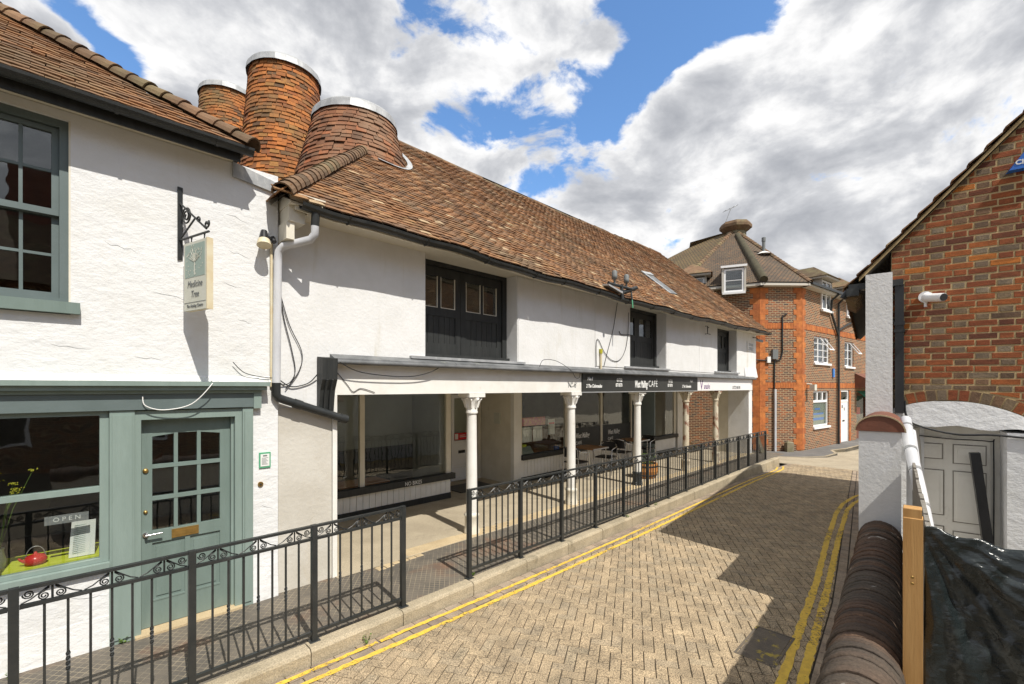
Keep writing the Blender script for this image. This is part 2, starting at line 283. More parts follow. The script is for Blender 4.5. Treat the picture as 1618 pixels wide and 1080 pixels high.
# ---------------------------------------------------------------- builders
class MB:
    def __init__(s): s.v = []; s.f = []; s.r = []; s.smooth = []
    def add(s, vs, fs, r=0.0, sm=False):
        o = len(s.v); s.v += [tuple(v) for v in vs]
        for f in fs: s.f.append(tuple(i + o for i in f)); s.r.append(r); s.smooth.append(sm)
        return s
    def box(s, x0, x1, y0, y1, z0, z1, r=0.0):
        return s.add([(x0, y0, z0), (x1, y0, z0), (x1, y1, z0), (x0, y1, z0), (x0, y0, z1), (x1, y0, z1), (x1, y1, z1), (x0, y1, z1)],
                     [(0, 3, 2, 1), (4, 5, 6, 7), (0, 1, 5, 4), (1, 2, 6, 5), (2, 3, 7, 6), (3, 0, 4, 7)], r)
    def hexa(s, p, r=0.0):   # 8 points, bottom loop then top loop
        return s.add(p, [(0, 3, 2, 1), (4, 5, 6, 7), (0, 1, 5, 4), (1, 2, 6, 5), (2, 3, 7, 6), (3, 0, 4, 7)], r)
    def cbox(s, x0, x1, y0, y1, z0, z1, c=.004, r=0.0):   # box with chamfered top edges
        return s.add([(x0, y0, z0), (x1, y0, z0), (x1, y1, z0), (x0, y1, z0), (x0, y0, z1 - c), (x1, y0, z1 - c), (x1, y1, z1 - c), (x0, y1, z1 - c),
                      (x0 + c, y0 + c, z1), (x1 - c, y0 + c, z1), (x1 - c, y1 - c, z1), (x0 + c, y1 - c, z1)],
                     [(0, 1, 5, 4), (1, 2, 6, 5), (2, 3, 7, 6), (3, 0, 4, 7), (4, 5, 9, 8), (5, 6, 10, 9), (6, 7, 11, 10), (7, 4, 8, 11), (8, 9, 10, 11)], r)
    def prism(s, poly, z0, z1, r=0.0, f=None):  # poly CCW in xy (or mapped by f(x,y,z))
        n = len(poly); g = f or (lambda a, b, c: (a, b, c))
        s.add([g(x, y, z0) for x, y in poly] + [g(x, y, z1) for x, y in poly],
              [tuple(range(n))[::-1], tuple(range(n, 2 * n))] + [(i, (i + 1) % n, n + (i + 1) % n, n + i) for i in range(n)], r); return s
    def lathe(s, prof, cx=0, cy=0, n=20, r=0.0, sm=True, a0=0.0):
        vs = []; m = len(prof)
        for rad, z in prof:
            for k in range(n):
                a = a0 + 2 * math.pi * k / n; vs.append((cx + rad * math.cos(a), cy + rad * math.sin(a), z))
        fs = [(i * n + k, i * n + (k + 1) % n, (i + 1) * n + (k + 1) % n, (i + 1) * n + k) for i in range(m - 1) for k in range(n)]
        s.add(vs, fs, r, sm); s.add(vs[:n], [tuple(range(n))[::-1]], r); s.add(vs[-n:], [tuple(range(n))], r); return s
    def tube(s, pts, rad, n=8, r=0.0, caps=True, sm=True):
        pts = [Vector(p) for p in pts]; rings = []; up = None
        rd = rad if isinstance(rad, (list, tuple)) else [rad] * len(pts)
        for i, p in enumerate(pts):
            d = (pts[min(i + 1, len(pts) - 1)] - pts[max(i - 1, 0)]).normalized()
            if up is None:
                up = Vector((0, 0, 1)) if abs(d.z) < .9 else Vector((1, 0, 0))
            a = up - d * up.dot(d); a.normalize(); up = a; b = d.cross(a)
            rings.append([p + a * (rd[i] * math.cos(2 * math.pi * k / n)) + b * (rd[i] * math.sin(2 * math.pi * k / n)) for k in range(n)])
        vs = [v for rg in rings for v in rg]
        fs = [(i * n + k, i * n + (k + 1) % n, (i + 1) * n + (k + 1) % n, (i + 1) * n + k) for i in range(len(pts) - 1) for k in range(n)]
        s.add(vs, fs, r, sm)
        if caps: s.add(rings[0], [tuple(range(n))[::-1]], r); s.add(rings[-1], [tuple(range(n))], r)
        return s
    def bar(s, a, b, wx, wy, r=0.0, up=(0, 0, 1)):   # rectangular bar a->b
        a = Vector(a); b = Vector(b); d = (b - a).normalized(); u = Vector(up); u = u - d * u.dot(d)
        if u.length < 1e-4: u = Vector((1, 0, 0)) - d * d.x
        u.normalize(); v = d.cross(u)
        P = [p + v * sx * wx / 2 + u * sy * wy / 2 for p in (a, b) for sx, sy in ((-1, -1), (1, -1), (1, 1), (-1, 1))]
        return s.hexa(P, r)
    def grid(s, fn, nu, nv, r=0.0, sm=True):
        vs = [fn(i / nu, j / nv) for j in range(nv + 1) for i in range(nu + 1)]
        return s.add(vs, [(j * (nu + 1) + i, j * (nu + 1) + i + 1, (j + 1) * (nu + 1) + i + 1, (j + 1) * (nu + 1) + i) for j in range(nv) for i in range(nu)], r, sm)
    def mesh(s, name, m):
        me = bpy.data.meshes.new(name); me.from_pydata(s.v, [], s.f)
        if any(s.r):
            a = me.attributes.new('rnd', 'FLOAT', 'FACE'); a.data.foreach_set('value', s.r)
        if any(s.smooth): me.polygons.foreach_set('use_smooth', s.smooth)
        me.materials.append(MATS[m]); me.update(); return me
    def build(s, name, m, parent=None, **kw):
        return place(name, s.mesh(name, m), parent, **kw)
def place(name, me, parent=None, loc=None, rot=None, mw=None, kind=None, label=None, cat=None, group=None):
    o = bpy.data.objects.new(name, me); COL.objects.link(o)
    if loc: o.location = loc
    if rot: o.rotation_euler = rot
    if mw is not None: o.matrix_local = mw
    if parent:
        o.parent = parent       # things' empties are axis-aligned at their base; parts are given in world space
        if parent.get('_abs'): o.matrix_parent_inverse = Matrix.Translation(-Vector(parent['_abs']))
    tag(o, label, cat, group, kind); return o
def tag(o, label=None, cat=None, group=None, kind=None):
    for k, v in (('label', label), ('category', cat), ('group', group), ('kind', kind)):
        if v: o[k] = v
    return o
def thing(name, label, cat, base=(0, 0, 0), group=None):
    o = bpy.data.objects.new(name, None); COL.objects.link(o); o.empty_display_size = .2; o.location = base; o['_abs'] = tuple(base)
    return tag(o, label, cat, group)
def B(x0, x1, y0, y1, z0, z1): return MB().box(x0, x1, y0, y1, z0, z1)
def clip(poly, nx, ny, d):   # keep nx*x+ny*y <= d
    out = []
    for i in range(len(poly)):
        a, b = poly[i], poly[(i + 1) % len(poly)]; da = nx * a[0] + ny * a[1] - d; db = nx * b[0] + ny * b[1] - d
        if da <= 0: out.append(a)
        if (da < 0 < db) or (db < 0 < da):
            k = da / (da - db); out.append((a[0] + (b[0] - a[0]) * k, a[1] + (b[1] - a[1]) * k))
    return out
def area(p): return .5 * abs(sum(p[i][0] * p[(i + 1) % len(p)][1] - p[(i + 1) % len(p)][0] * p[i][1] for i in range(len(p)))) if len(p) > 2 else 0
def lettering(name, text, size, m, parent, loc, rot=(R(90), 0, 0), shear=0.0, bold=0.0, space=1.0, align='LEFT', sx=1.0, depth=.001, **kw):
    c = bpy.data.curves.new(name, 'FONT'); c.body = text; c.size = size; c.shear = shear; c.offset = bold; c.space_character = space; c.align_x = align; c.extrude = depth; c.resolution_u = 3
    o = bpy.data.objects.new(name, c); COL.objects.link(o); bpy.context.view_layer.update()
    me = bpy.data.meshes.new_from_object(o.evaluated_get(bpy.context.evaluated_depsgraph_get())); me.name = name
    bpy.data.objects.remove(o); me.materials.clear(); me.materials.append(MATS[m])
    if sx != 1.0:
        for v in me.vertices: v.co.x *= sx
    q = place(name, me, None, loc=loc, rot=rot)
    if parent:
        q.parent = parent
        if parent.get('_abs'): q.matrix_parent_inverse = Matrix.Translation(-Vector(parent['_abs']))
        elif parent.parent and parent.parent.get('_abs'): q.matrix_parent_inverse = Matrix.Identity(4)
    return q
def sub(o, part):   # re-parent o (given in the same space as part's mesh) below a part that sits untransformed
    o.parent = part; o.matrix_parent_inverse = Matrix.Identity(4); return o
def road_z(x): return -.025 - .011 * x if x < 13 else -.168 - .030 * (x - 13) if x < 24 else -.498 - .01 * (x - 24)
def walk_z(x): return .085 - .004 * x
def rail_y(x): return 4.05 + .03 * (x - 3.3)

# ================================================================ GROUND, ROAD, FOOTWAY
gm = MB()
xs = [-1500, -60, -10, 0, 5, 13, 18, 24, 60, 1500]
for a, b in zip(xs[:-1], xs[1:]):
    za, zb = road_z(max(a, -10)) - .09, road_z(b if b < 60 else 60) - .09
    if a < -10: za = road_z(-10) - .09
    gm.add([(a, -1500, za), (b, -1500, zb), (b, 1500, zb), (a, 1500, za)], [(0, 1, 2, 3)])
gm.build('ground', 'earth', kind='structure')

def kerb_y(x): return rail_y(x) - .13 if x < 12 else rail_y(12) - .13 + .01 * (x - 12)
def right_y(x): return .50 + .086 * (x - 2.5) if x < 6 else .80 + .125 * (x - 6)
road = MB()
xr = [-6 + i * .75 for i in range(33)]
for a, b in zip(xr[:-1], xr[1:]):
    road.add([(a, right_y(a) - .1, road_z(a) - .011), (b, right_y(b) - .1, road_z(b) - .011), (b, kerb_y(b) + .05, road_z(b) - .011), (a, kerb_y(a) + .05, road_z(a) - .011)], [(0, 1, 2, 3)])
road = road.build('road', 'joint_sand', kind='structure')

TH = R(30)
def rot2(x, y): return (x * math.cos(TH) - y * math.sin(TH), x * math.sin(TH) + y * math.cos(TH))
EN = (-.03 / 1.00045, 1 / 1.00045)        # kerb line normal
def below_kerb(poly, off):               # keep the side nearer the carriageway centre
    return clip(poly, EN[0], EN[1], EN[0] * 3.3 + EN[1] * (4.05 - .13 - off))
def above_right(poly, off):
    p = clip(poly, .086, -1, -(.50 - .086 * 2.5) - off) if poly and poly[0][0] < 6 else clip(poly, .125, -1, -(.80 - .125 * 6) - off)
    return p
def paver_poly(mb, poly, r, dz=0.0):
    if area(poly) < 8e-4: return
    cx = sum(p[0] for p in poly) / len(poly); cy = sum(p[1] for p in poly) / len(poly)
    ins = []
    for x, y in poly:
        L = math.hypot(x - cx, y - cy); k = max(0, 1 - .006 / max(L, .01)); ins.append((cx + (x - cx) * k, cy + (y - cy) * k))
    n = len(poly)
    vs = [(x, y, road_z(x) - .0135) for x, y in poly] + [(x, y, road_z(x) - .0035 + dz) for x, y in poly] + [(x, y, road_z(x) + dz) for x, y in ins]
    fs = [(i, (i + 1) % n, n + (i + 1) % n, n + i) for i in range(n)] + [(n + i, n + (i + 1) % n, 2 * n + (i + 1) % n, 2 * n + i) for i in range(n)] + [tuple(range(2 * n, 3 * n))]
    mb.add(vs, fs, r)
G = .0036; U = .0935
near = []; rest = MB()
unit = MB().cbox(-U + G, U - G, -U / 2 + G, U / 2 - G, -.014, 0, .004).mesh('paver', 'paver')
for i in range(-60, 205):
    for j in range(-150, 65):
        k = (i - j) % 4
        if k == 0: cells = (i, j, i + 2, j + 1)
        elif k == 3: cells = (i, j, i + 1, j + 2)
        else: continue
        cx, cy = rot2((cells[0] + cells[2]) * U / 2, (cells[1] + cells[3]) * U / 2)
        if not (-1.5 < cx < 17.6 and right_y(cx) - .1 < cy < kerb_y(cx)): continue
        x0, y0, x1, y1 = cells[0] * U + G, cells[1] * U + G, cells[2] * U - G, cells[3] * U - G
        poly = [rot2(x0, y0), rot2(x1, y0), rot2(x1, y1), rot2(x0, y1)]
        p2 = above_right(below_kerb(poly, .235), .235)
        if len(p2) < 3: continue
        dz = random.uniform(-.0015, .0015)
        full = abs(area(p2) - area(poly)) < 1e-7
        Xc = .7046 * cx - .7096 * cy; Yc = .7096 * cx + .7046 * cy
        inview = Yc > .5 and abs(Xc / Yc) < 1.1 and 2.3 / Yc * 720 < 500
        if full and inview: near.append((Yc, cx, cy, k, dz, p2))
        else: paver_poly(rest, p2, random.random(), dz)
near.sort()
for q, (Yc, cx, cy, k, dz, p2) in enumerate(near):
    if q < 300:
        place('paver', unit, road, loc=(cx, cy, road_z(cx) + dz), rot=(0, 0, TH + (0 if k == 0 else math.pi / 2)))
    else: paver_poly(rest, p2, random.random(), dz)
rest.build('paving_blocks', 'paver', road, kind='stuff')
# straight edging courses of the same blocks, two beside each kerb
edge = MB(); n_edge = 0
for side in (0, 1):
    for row in (0, 1):
        x = -1.5 + row * .1
        while x < 17.4:
            L = .2
            def P(u, v):
                if side == 0: return (u, kerb_y(u) - .012 - row * .108 - v)
                return (u, right_y(u) + .015 + row * .108 + v)
            poly = [P(x + G, .102 - G), P(x + L - G, .102 - G), P(x + L - G, G), P(x + G, G)] if side == 0 else [P(x + G, G), P(x + L - G, G), P(x + L - G, .102 - G), P(x + G, .102 - G)]
            if 1.2 < x < 9 and side == 0:
                m1 = MB(); paver_poly(m1, poly, 0, random.uniform(-.002, .001)); m1.build('edging_block', 'edge_paver', road)
            else: paver_poly(edge, poly, random.random(), random.uniform(-.002, .001))
            x += L
edge.build('edging_courses', 'edge_paver', road, kind='stuff')

# kerb stones
kerb = thing('kerb', None, None, (0, 4, 0)); kerb['kind'] = 'structure'
x = -2.0
while x < 16.3:
    L = random.uniform(.86, .93) if x < 14.5 else .75
    x2 = min(x + L - .008, 16.45)
    def top(u): return walk_z(u) - (.004 * math.exp(-((u - 2.95) / .55) ** 2)) + .004
    m = MB(); nseg = 6; prof = [(0, None), (0, -.028), (.012, -.008), (.03, 0), (.135, 0)]
    ring = []
    for i in range(nseg + 1):
        u = x + (x2 - x) * i / nseg; y0 = kerb_y(u); tz = top(u) + random.uniform(-.002, .002)
        ring.append([(u, y0 + o + random.uniform(-.002, .002), road_z(u) - .03 if h is None else tz + h) for o, h in prof])
    vs = [p for rg in ring for p in rg]; k = len(prof)
    m.add(vs, [(i * k + j, (i + 1) * k + j, (i + 1) * k + j + 1, i * k + j + 1) for i in range(nseg) for j in range(k - 1)], 0, False)
    m.add(ring[0], [tuple(range(k))]); m.add(ring[-1], [tuple(range(k))[::-1]])
    m.build('kerb_stone', 'kerb_stone', kerb); x = x2 + .008

# footway, colonnade floor, stone edging
def strip(name, m, xa, xb, ya, yb, dz, n=14):
    mb = MB()
    for i in range(n):
        a = xa + (xb - xa) * i / n; b = xa + (xb - xa) * (i + 1) / n
        f = lambda u, q: q(u) if callable(q) else q
        mb.add([(a, f(a, ya), walk_z(a) + dz), (b, f(b, ya), walk_z(b) + dz), (b, f(b, yb), walk_z(b) + dz), (a, f(a, yb), walk_z(a) + dz)], [(0, 1, 2, 3)])
    return mb.build(name, m, kind='structure')
strip('footway', 'diamond_paving', -6, 17.6, lambda u: kerb_y(u) + .10, 5.30, -.001, 30)
strip('colonnade_floor', 'concrete_floor', 2.30, 17.4, 5.10, 8.9, .004)
es = thing('stone_edging', None, None, (3, 5.2, .07)); es['kind'] = 'structure'
x = 3.25
while x < 16.6:
    L = random.uniform(.5, 1.0); b = min(x + L, 16.7)
    m = MB(); z = walk_z((x + b) / 2)
    m.cbox(x + .004, b - .004, 5.12 + random.uniform(0, .02), 5.36 + random.uniform(-.02, .01), z - .03, z + .010, .004); m.build('edging_stone', 'stone_strip', es); x = b
for i in range(6):   # short ragged bricks where the two surfaces meet by the gap
    u = 2.75 + i * .115; m = MB(); m.cbox(u, u + .10, 4.99 + i * .012 + random.uniform(-.02, .02), 5.095 + random.uniform(-.01, .01), .03, walk_z(u) + .007, .004); m.build('edging_stone', 'stone_strip', es)

# double yellow lines
def yline(pts, wdt, label):
    mb = MB(); P = []
    for (x0, y0), (x1, y1) in zip(pts[:-1], pts[1:]):
        n = max(2, int(math.hypot(x1 - x0, y1 - y0) / .05))
        for i in range(n): P.append((x0 + (x1 - x0) * i / n, y0 + (y1 - y0) * i / n))
    P.append(pts[-1]); vs = []
    for i, (x, y) in enumerate(P):
        a = P[max(i - 1, 0)]; b = P[min(i + 1, len(P) - 1)]; dx, dy = b[0] - a[0], b[1] - a[1]; L = math.hypot(dx, dy); nx, ny = -dy / L, dx / L
        for sgn in (-1, 1):
            h = wdt / 2 + random.uniform(-.010, .005); qx, qy = x + nx * h * sgn, y + ny * h * sgn
            vs.append((qx, qy, road_z(qx) + .0045))
    mb.add(vs, [(2 * i, 2 * i + 2, 2 * i + 3, 2 * i + 1) for i in range(len(P) - 1)])
    o = mb.build('yellow_line', 'yellow_paint'); o['kind'] = 'structure'; return o
yline([(-.6, 3.62), (1.4, 3.645), (4, 3.635), (6.4, 3.68), (9, 3.76), (12, 3.85), (14.5, 3.90), (15.9, 3.98), (16.6, 4.15)], .060, '')
yline([(-.6, 3.765), (1.4, 3.785), (4, 3.785), (6.4, 3.825), (9, 3.90), (12, 3.99), (14.5, 4.03), (15.6, 4.09), (16.3, 4.24)], .052, '')
yline([(2.0, .84), (4.1, 1.036), (5.03, 1.126), (6.53, 1.276), (8.28, 1.495), (10.6, 1.75), (11.6, 1.80), (12.6, 1.74), (13.4, 1.6)], .075, '')
yline([(2.0, .70), (4.3, .925), (5.14, 1.01), (6.63, 1.168), (8.79, 1.42), (11.0, 1.64), (11.8, 1.65), (12.5, 1.58), (13.1, 1.45)], .075, '')

# cast cover in the carriageway
mh = thing('inspection_cover', 'square worn iron cover spotted with yellow beside the right-hand lines', 'manhole', (4.55, 1.28, road_z(4.55)))
z = road_z(4.55)
m = MB(); m.box(4.24, 4.88, 1.12, 1.14, z - .01, z + .006); m.box(4.24, 4.88, 1.43, 1.45, z - .01, z + .006); m.box(4.24, 4.26, 1.14, 1.43, z - .01, z + .006); m.box(4.86, 4.88, 1.14, 1.43, z - .01, z + .006); m.build('frame', 'manhole', mh)
B(4.266, 4.854, 1.146, 1.424, z - .01, z + .0055).build('cover', 'manhole', mh)

# junction and far pavement
fr = MB()
for a, b in ((17.5, 20), (20, 24), (24, 34), (34, 70)):
    fr.add([(a, -14, road_z(a) - .006), (b, -14, road_z(b) - .006), (b, 22, road_z(b) - .006), (a, 22, road_z(a) - .006)], [(0, 1, 2, 3)])
fr.build('cross_street', 'concrete_floor', kind='structure')
FPZ = -.375
fp = [(18.6, 22), (18.7, 7.2), (19.25, 5.4), (20.0, 4.35), (20.9, 3.75), (22.2, 3.62), (23.2, 3.95), (24.2, 3.6), (34, 2.4), (34, 22)]
m = MB(); m.prism(fp, FPZ - .3, FPZ); m.build('far_pavement', 'asphalt', kind='structure')
fk = thing('far_kerb', None, None, (20, 4, FPZ)); fk['kind'] = 'structure'
for (a, b) in zip(fp[:-2], fp[1:-1]):
    L = math.hypot(b[0] - a[0], b[1] - a[1]); n = max(1, int(L / .9)); dx, dy = (b[0] - a[0]) / n, (b[1] - a[1]) / n; u = math.hypot(dx, dy); nx, ny = dy / u, -dx / u
    nx, ny = -nx * -.10, -ny * -.10
    for i in range(n):
        if n > 8 and i < n - 4 and a[1] > 10: continue
        p = (a[0] + dx * (i + .01), a[1] + dy * (i + .01)); q = (a[0] + dx * (i + .99), a[1] + dy * (i + .99))
        m = MB(); m.hexa([(p[0], p[1], FPZ - .3), (q[0], q[1], FPZ - .3), (q[0] - nx, q[1] - ny, FPZ - .3), (p[0] - nx, p[1] - ny, FPZ - .3), (p[0], p[1], FPZ + .006), (q[0], q[1], FPZ + .006), (q[0] - nx, q[1] - ny, FPZ + .006), (p[0] - nx, p[1] - ny, FPZ + .006)])
        m.build('kerb_stone', 'kerb_stone', fk)

# ---------------------------------------------------------------- plain-tile coursing shared by the roofs
def make_unit_tile(name, m, w, g, th=.014):
    mb = MB(); l = g + .045
    # x along the course, y up the slope, z out of the slope; lower edge rides proud on the course below
    mb.add([(-w / 2, 0, .006), (w / 2, 0, .006), (w / 2, l, -.006), (-w / 2, l, -.006), (-w / 2, .002, .006 + th), (0, -.001, .006 + th + .003), (w / 2, .002, .006 + th), (w / 2, l, .004), (0, l, .007), (-w / 2, l, .004)],
           [(0, 1, 6, 5, 4), (4, 5, 8, 9), (5, 6, 7, 8), (1, 2, 7, 6), (3, 0, 4, 9)])
    return mb.mesh(name, m), mb
def tiled_plane(parent, name, m, org, u, v, L, H, keep, w=.165, g=.10, individual=0, sag=None, jit=1.0, rest_name='roof_tiling', seed=1):
    """org lower-left corner, u along the eave, v up the slope; keep(a, b) says whether a tile stands there"""
    rnd = random.Random(seed); u = Vector(u).normalized(); v = Vector(v).normalized(); nrm = u.cross(v).normalized()
    me, proto = make_unit_tile(name, m, w - .003, g); spots = []
    for j in range(int(H / g)):
        for i in range(int(L / w) + 2):
            a = i * w + (w / 2 if j % 2 else 0); b = j * g
            if a > L or not keep(a, b): continue
            p = Vector(org) + u * (a + rnd.uniform(-.004, .004) * jit) + v * (b + rnd.uniform(-.006, .006) * jit) + nrm * (rnd.uniform(0, .005) * jit)
            if sag: p = p + Vector((0, 0, sag(p.x, b)))
            ry = rnd.gauss(0, .014) * jit; rx = rnd.gauss(0, .018) * jit; rz = rnd.gauss(0, .012) * jit
            M = Matrix((u, v, nrm)).transposed().to_4x4(); M = Matrix.Translation(p) @ M @ Matrix.Rotation(rz, 4, 'Z') @ Matrix.Rotation(rx, 4, 'X') @ Matrix.Rotation(ry, 4, 'Y')
            spots.append(((p - Vector((0, 0, 2.27))).length, M))
    spots.sort(key=lambda q: q[0]); rest = MB()
    for q, (d, M) in enumerate(spots):
        if q < individual: place(name, me, parent, mw=M)
        else: rest.add([M @ Vector(x) for x in proto.v], proto.f, rnd.random())
    if rest.v: rest.build(rest_name, m, parent, kind='stuff')
def hip_mesh(name, m, r0, r1, L, n=8, half=math.pi):
    mb = MB(); vs = []
    for k in range(n + 1):
        a = -half / 2 + half * k / n
        for y, r in ((0, r0), (L, r1)): vs.append((r * math.sin(a), y, r * math.cos(a)))
    for k in range(n + 1):
        a = -half / 2 + half * k / n
        for y, r in ((0, r0 - .014), (L, r1 - .014)): vs.append((r * math.sin(a), y, r * math.cos(a)))
    o = 2 * (n + 1)
    fs = [(2 * k, 2 * k + 2, 2 * k + 3, 2 * k + 1) for k in range(n)] + [(2 * k, o + 2 * k, o + 2 * k + 2, 2 * k + 2) for k in range(n)]
    mb.add(vs, fs, 0, False); return mb.mesh(name, m)
def hip_run(parent, me, a, b, step, name='hip_tile', lift=0.0, seed=3, up=(0, 0, 1)):
    rnd = random.Random(seed); a = Vector(a); b = Vector(b); d = (b - a).normalized(); L = (b - a).length
    upv = Vector(up); z = (upv - d * upv.dot(d)).normalized(); x = d.cross(z)
    for i in range(int(L / step)):
        M = Matrix((x, d, z)).transposed().to_4x4()
        place(name, me, parent, mw=Matrix.Translation(a + d * (i * step) + z * (lift + rnd.uniform(-.006, .006))) @ M @ Matrix.Rotation(rnd.gauss(0, .03), 4, 'Z') @ Matrix.Rotation(rnd.gauss(0, .03), 4, 'Y'))

# ================================================================ LEFT HOUSE (grey-green shopfront)
F = 5.15
H = thing('shop_house', 'white rendered house with grey-green shopfront and tiled hip roof', 'building', (0, F, 0))
def part(name, m, mat_, parent=None): return m.build(name, mat_, parent or H)
# walls round the openings (front skin 0.3 thick, then a closed dark shell)
m = MB()
m.box(-4, -1.0, F, F + .3, 2.32, 4.50); m.box(-1.0, .10, F, F + .3, 2.32, 2.86); m.box(-1.0, .10, F, F + .3, 4.43, 4.50)
m.box(.10, 1.675, F, F + .3, 2.32, 4.50)
m.box(-4, .40, F, F + .3, -.15, .74)
m.box(1.43, 1.675, F, F + .3, -.15, 2.32)
part('wall', m, 'render_white')
m = MB(); m.add([(1.40, F - .035, -.1), (1.675, F - .02, -.1), (1.675, F + .1, -.1), (1.40, F + .1, -.1), (1.415, F - .002, .52), (1.672, F - .002, .52), (1.672, F + .1, .52), (1.415, F + .1, .52)], [(0, 1, 5, 4), (1, 2, 6, 5), (3, 0, 4, 7), (4, 5, 6, 7)]); part('wall_foot', m, 'render_white')
m = MB(); m.hexa([(-4, F - .03, -.1), (.41, F - .03, -.1), (.41, F + .1, -.1), (-4, F + .1, -.1), (-4, F - .003, .34), (.405, F - .003, .34), (.405, F + .1, .34), (-4, F + .1, .34)]); part('wall_foot', m, 'render_white')
m = MB(); m.box(-4, -3.9, F + .31, F + 5, 0, 4.5); m.box(1.57, 1.67, F + .31, F + 5, -.1, 4.5); m.box(-3.9, 1.57, F + 4.9, F + 5, 0, 4.5)
m.box(-3.9, 1.57, F + .31, F + 4.9, 2.36, 2.46); m.box(-3.9, 1.57, F + .31, F + 4.9, -.06, .02); m.box(-3.9, 1.57, F + .31, F + 4.9, 4.46, 4.5)
part('inner_wall', m, 'interior')
# cornice + fascia board + pilasters
m = MB(); m.box(-4, 1.56, F - .13, F, 2.285, 2.325); m.box(-4, 1.54, F - .10, F - .002, 2.245, 2.283); m.box(-4, 1.50, F - .06, F - .002, 2.215, 2.243); part('cornice', m, 'paint_green')
part('fascia_board', B(-4, 1.43, F - .045, F + .05, 2.075, 2.213), 'paint_green_dark')
m = MB(); m.box(1.43, 1.50, F - .055, F - .002, 2.06, 2.213); part('console', m, 'paint_green')
for x0, x1 in ((.335, .50), (1.335, 1.43)):
    m = MB(); m.box(x0, x1, F - .03, F + .12, .02 if x0 > 1 else .02, 2.07); m.box(x0 + .018, x1 - .018, F - .042, F - .031, .12, 2.03); part('pilaster', m, 'paint_green')
m = MB(); m.box(-4, .335, F - .055, F + .12, .742, .80); part('window_sill', m, 'paint_green')
# shop window
sw = MB()
for x0, x1 in ((-.34, -.29), (.275, .333)): sw.box(x0, x1, F + .0, F + .07, .802, 2.073)
sw.box(-4, -.34, F + .0, F + .07, 2.02, 2.073); sw.box(-.29, .275, F + .0, F + .07, 2.035, 2.073); sw.box(-.29, .275, F - .004, F + .07, 1.395, 1.44); sw.box(-.29, .275, F + .0, F + .07, .802, .835)
sw.box(-4, -.34, F - .004, F + .07, 1.395, 1.44)
SW = part('shop_window', sw, 'paint_green')
for z0, z1 in ((.837, 1.393), (1.442, 2.033)):
    for x0, x1 in ((-.288, .273), (-1.6, -.342)): B(x0, x1, F + .030, F + .035, z0, z1).build('pane', 'glass_shop', SW)
part('display_shelf', B(-1.6, .32, F + .09, F + .52, .80, .845), 'lime')
# door in its frame
m = MB(); m.box(.502, .545, F - .015, F + .16, .02, 2.065); m.box(1.272, 1.333, F - .015, F + .16, .02, 2.065); m.box(.545, 1.272, F - .015, F + .16, 1.985, 2.065)
m.box(1.250, 1.272, F + .04, F + .16, .10, 1.985); part('door_frame', m, 'paint_green')
part('threshold', B(.50, 1.34, F - .07, F + .16, .02, .10), 'stone_strip')
D0, D1, DY = .548, 1.248, F + .075
m = MB(); lx = [D0, D0 + .085, D0 + .245, D0 + .275, D0 + .425, D0 + .455, D0 + .615, D1]
m.box(D0, lx[1], DY, DY + .045, .105, 1.98); m.box(lx[6], D1, DY, DY + .045, .105, 1.98)
for a in (2, 4): m.box(lx[a], lx[a + 1], DY, DY + .045, .97, 1.86)
m.box(lx[1], lx[6], DY, DY + .045, .86, .97); m.box(lx[1], lx[6], DY, DY + .045, .105, .33); m.box(lx[1], lx[6], DY, DY + .045, 1.86, 1.98)
for z0 in (1.245, 1.535): m.box(lx[1], lx[6], DY - .003, DY + .043, z0, z0 + .035)
m.box(lx[1] + .245, lx[6] - .245, DY, DY + .045, .33, .86)
DR = part('door', m, 'paint_green_mid_shaded')
for a, b in ((lx[1], lx[1] + .245), (lx[6] - .245, lx[6])):
    m = MB(); m.box(a, b, DY + .016, DY + .03, .33, .86); m.box(a + .03, b - .03, DY + .008, DY + .0155, .37, .82); m.box(a, b, DY - .004, DY + .012, .33, .345); m.build('panel', 'paint_green_mid_shaded', DR)
for (a, b) in ((1, 2), (3, 4), (5, 6)):
    for z0, z1 in ((.972, 1.243), (1.282, 1.533), (1.572, 1.858)):
        B(lx[a] + .001, lx[b] - .001, DY + .02, DY + .025, z0, z1).build('pane', 'glass', DR)
# arched head of the top lights
for (a, b), (za, zb) in (((1, 2), (1.825, 1.845)), ((3, 4), (1.85, 1.85)), ((5, 6), (1.845, 1.825))):
    m = MB(); m.hexa([(lx[a], DY + .002, za), (lx[b], DY + .002, zb), (lx[b], DY + .04, zb), (lx[a], DY + .04, za), (lx[a], DY + .002, 1.862), (lx[b], DY + .002, 1.862), (lx[b], DY + .04, 1.862), (lx[a], DY + .04, 1.862)]); m.build('arched_head', 'paint_green_mid_shaded', DR)
m = MB(); m.box(.775, .985, DY - .010, DY, .875, .955); m.box(.80, .96, DY - .014, DY - .0105, .897, .933); m.build('letter_box', 'brass', DR)
for z, r in ((1.52, .022), (1.15, .016)):
    m = MB(); m.lathe([(r, 0), (r, .008), (r * .6, .016), (.001, .018)], n=14); o = m.build('lock_plate', 'brass', DR); o.location = (.585, DY, z); o.rotation_euler = (R(90), 0, 0)
m = MB(); m.tube([(.585, DY, .945), (.585, DY - .05, .945)], .011); m.tube([(.582, DY - .045, .945), (.70, DY - .05, .95)], .008); m.tube([(.585, DY - .012, .945), (.585, DY, .945)], .023, 12); m.build('door_handle', 'chrome', DR)
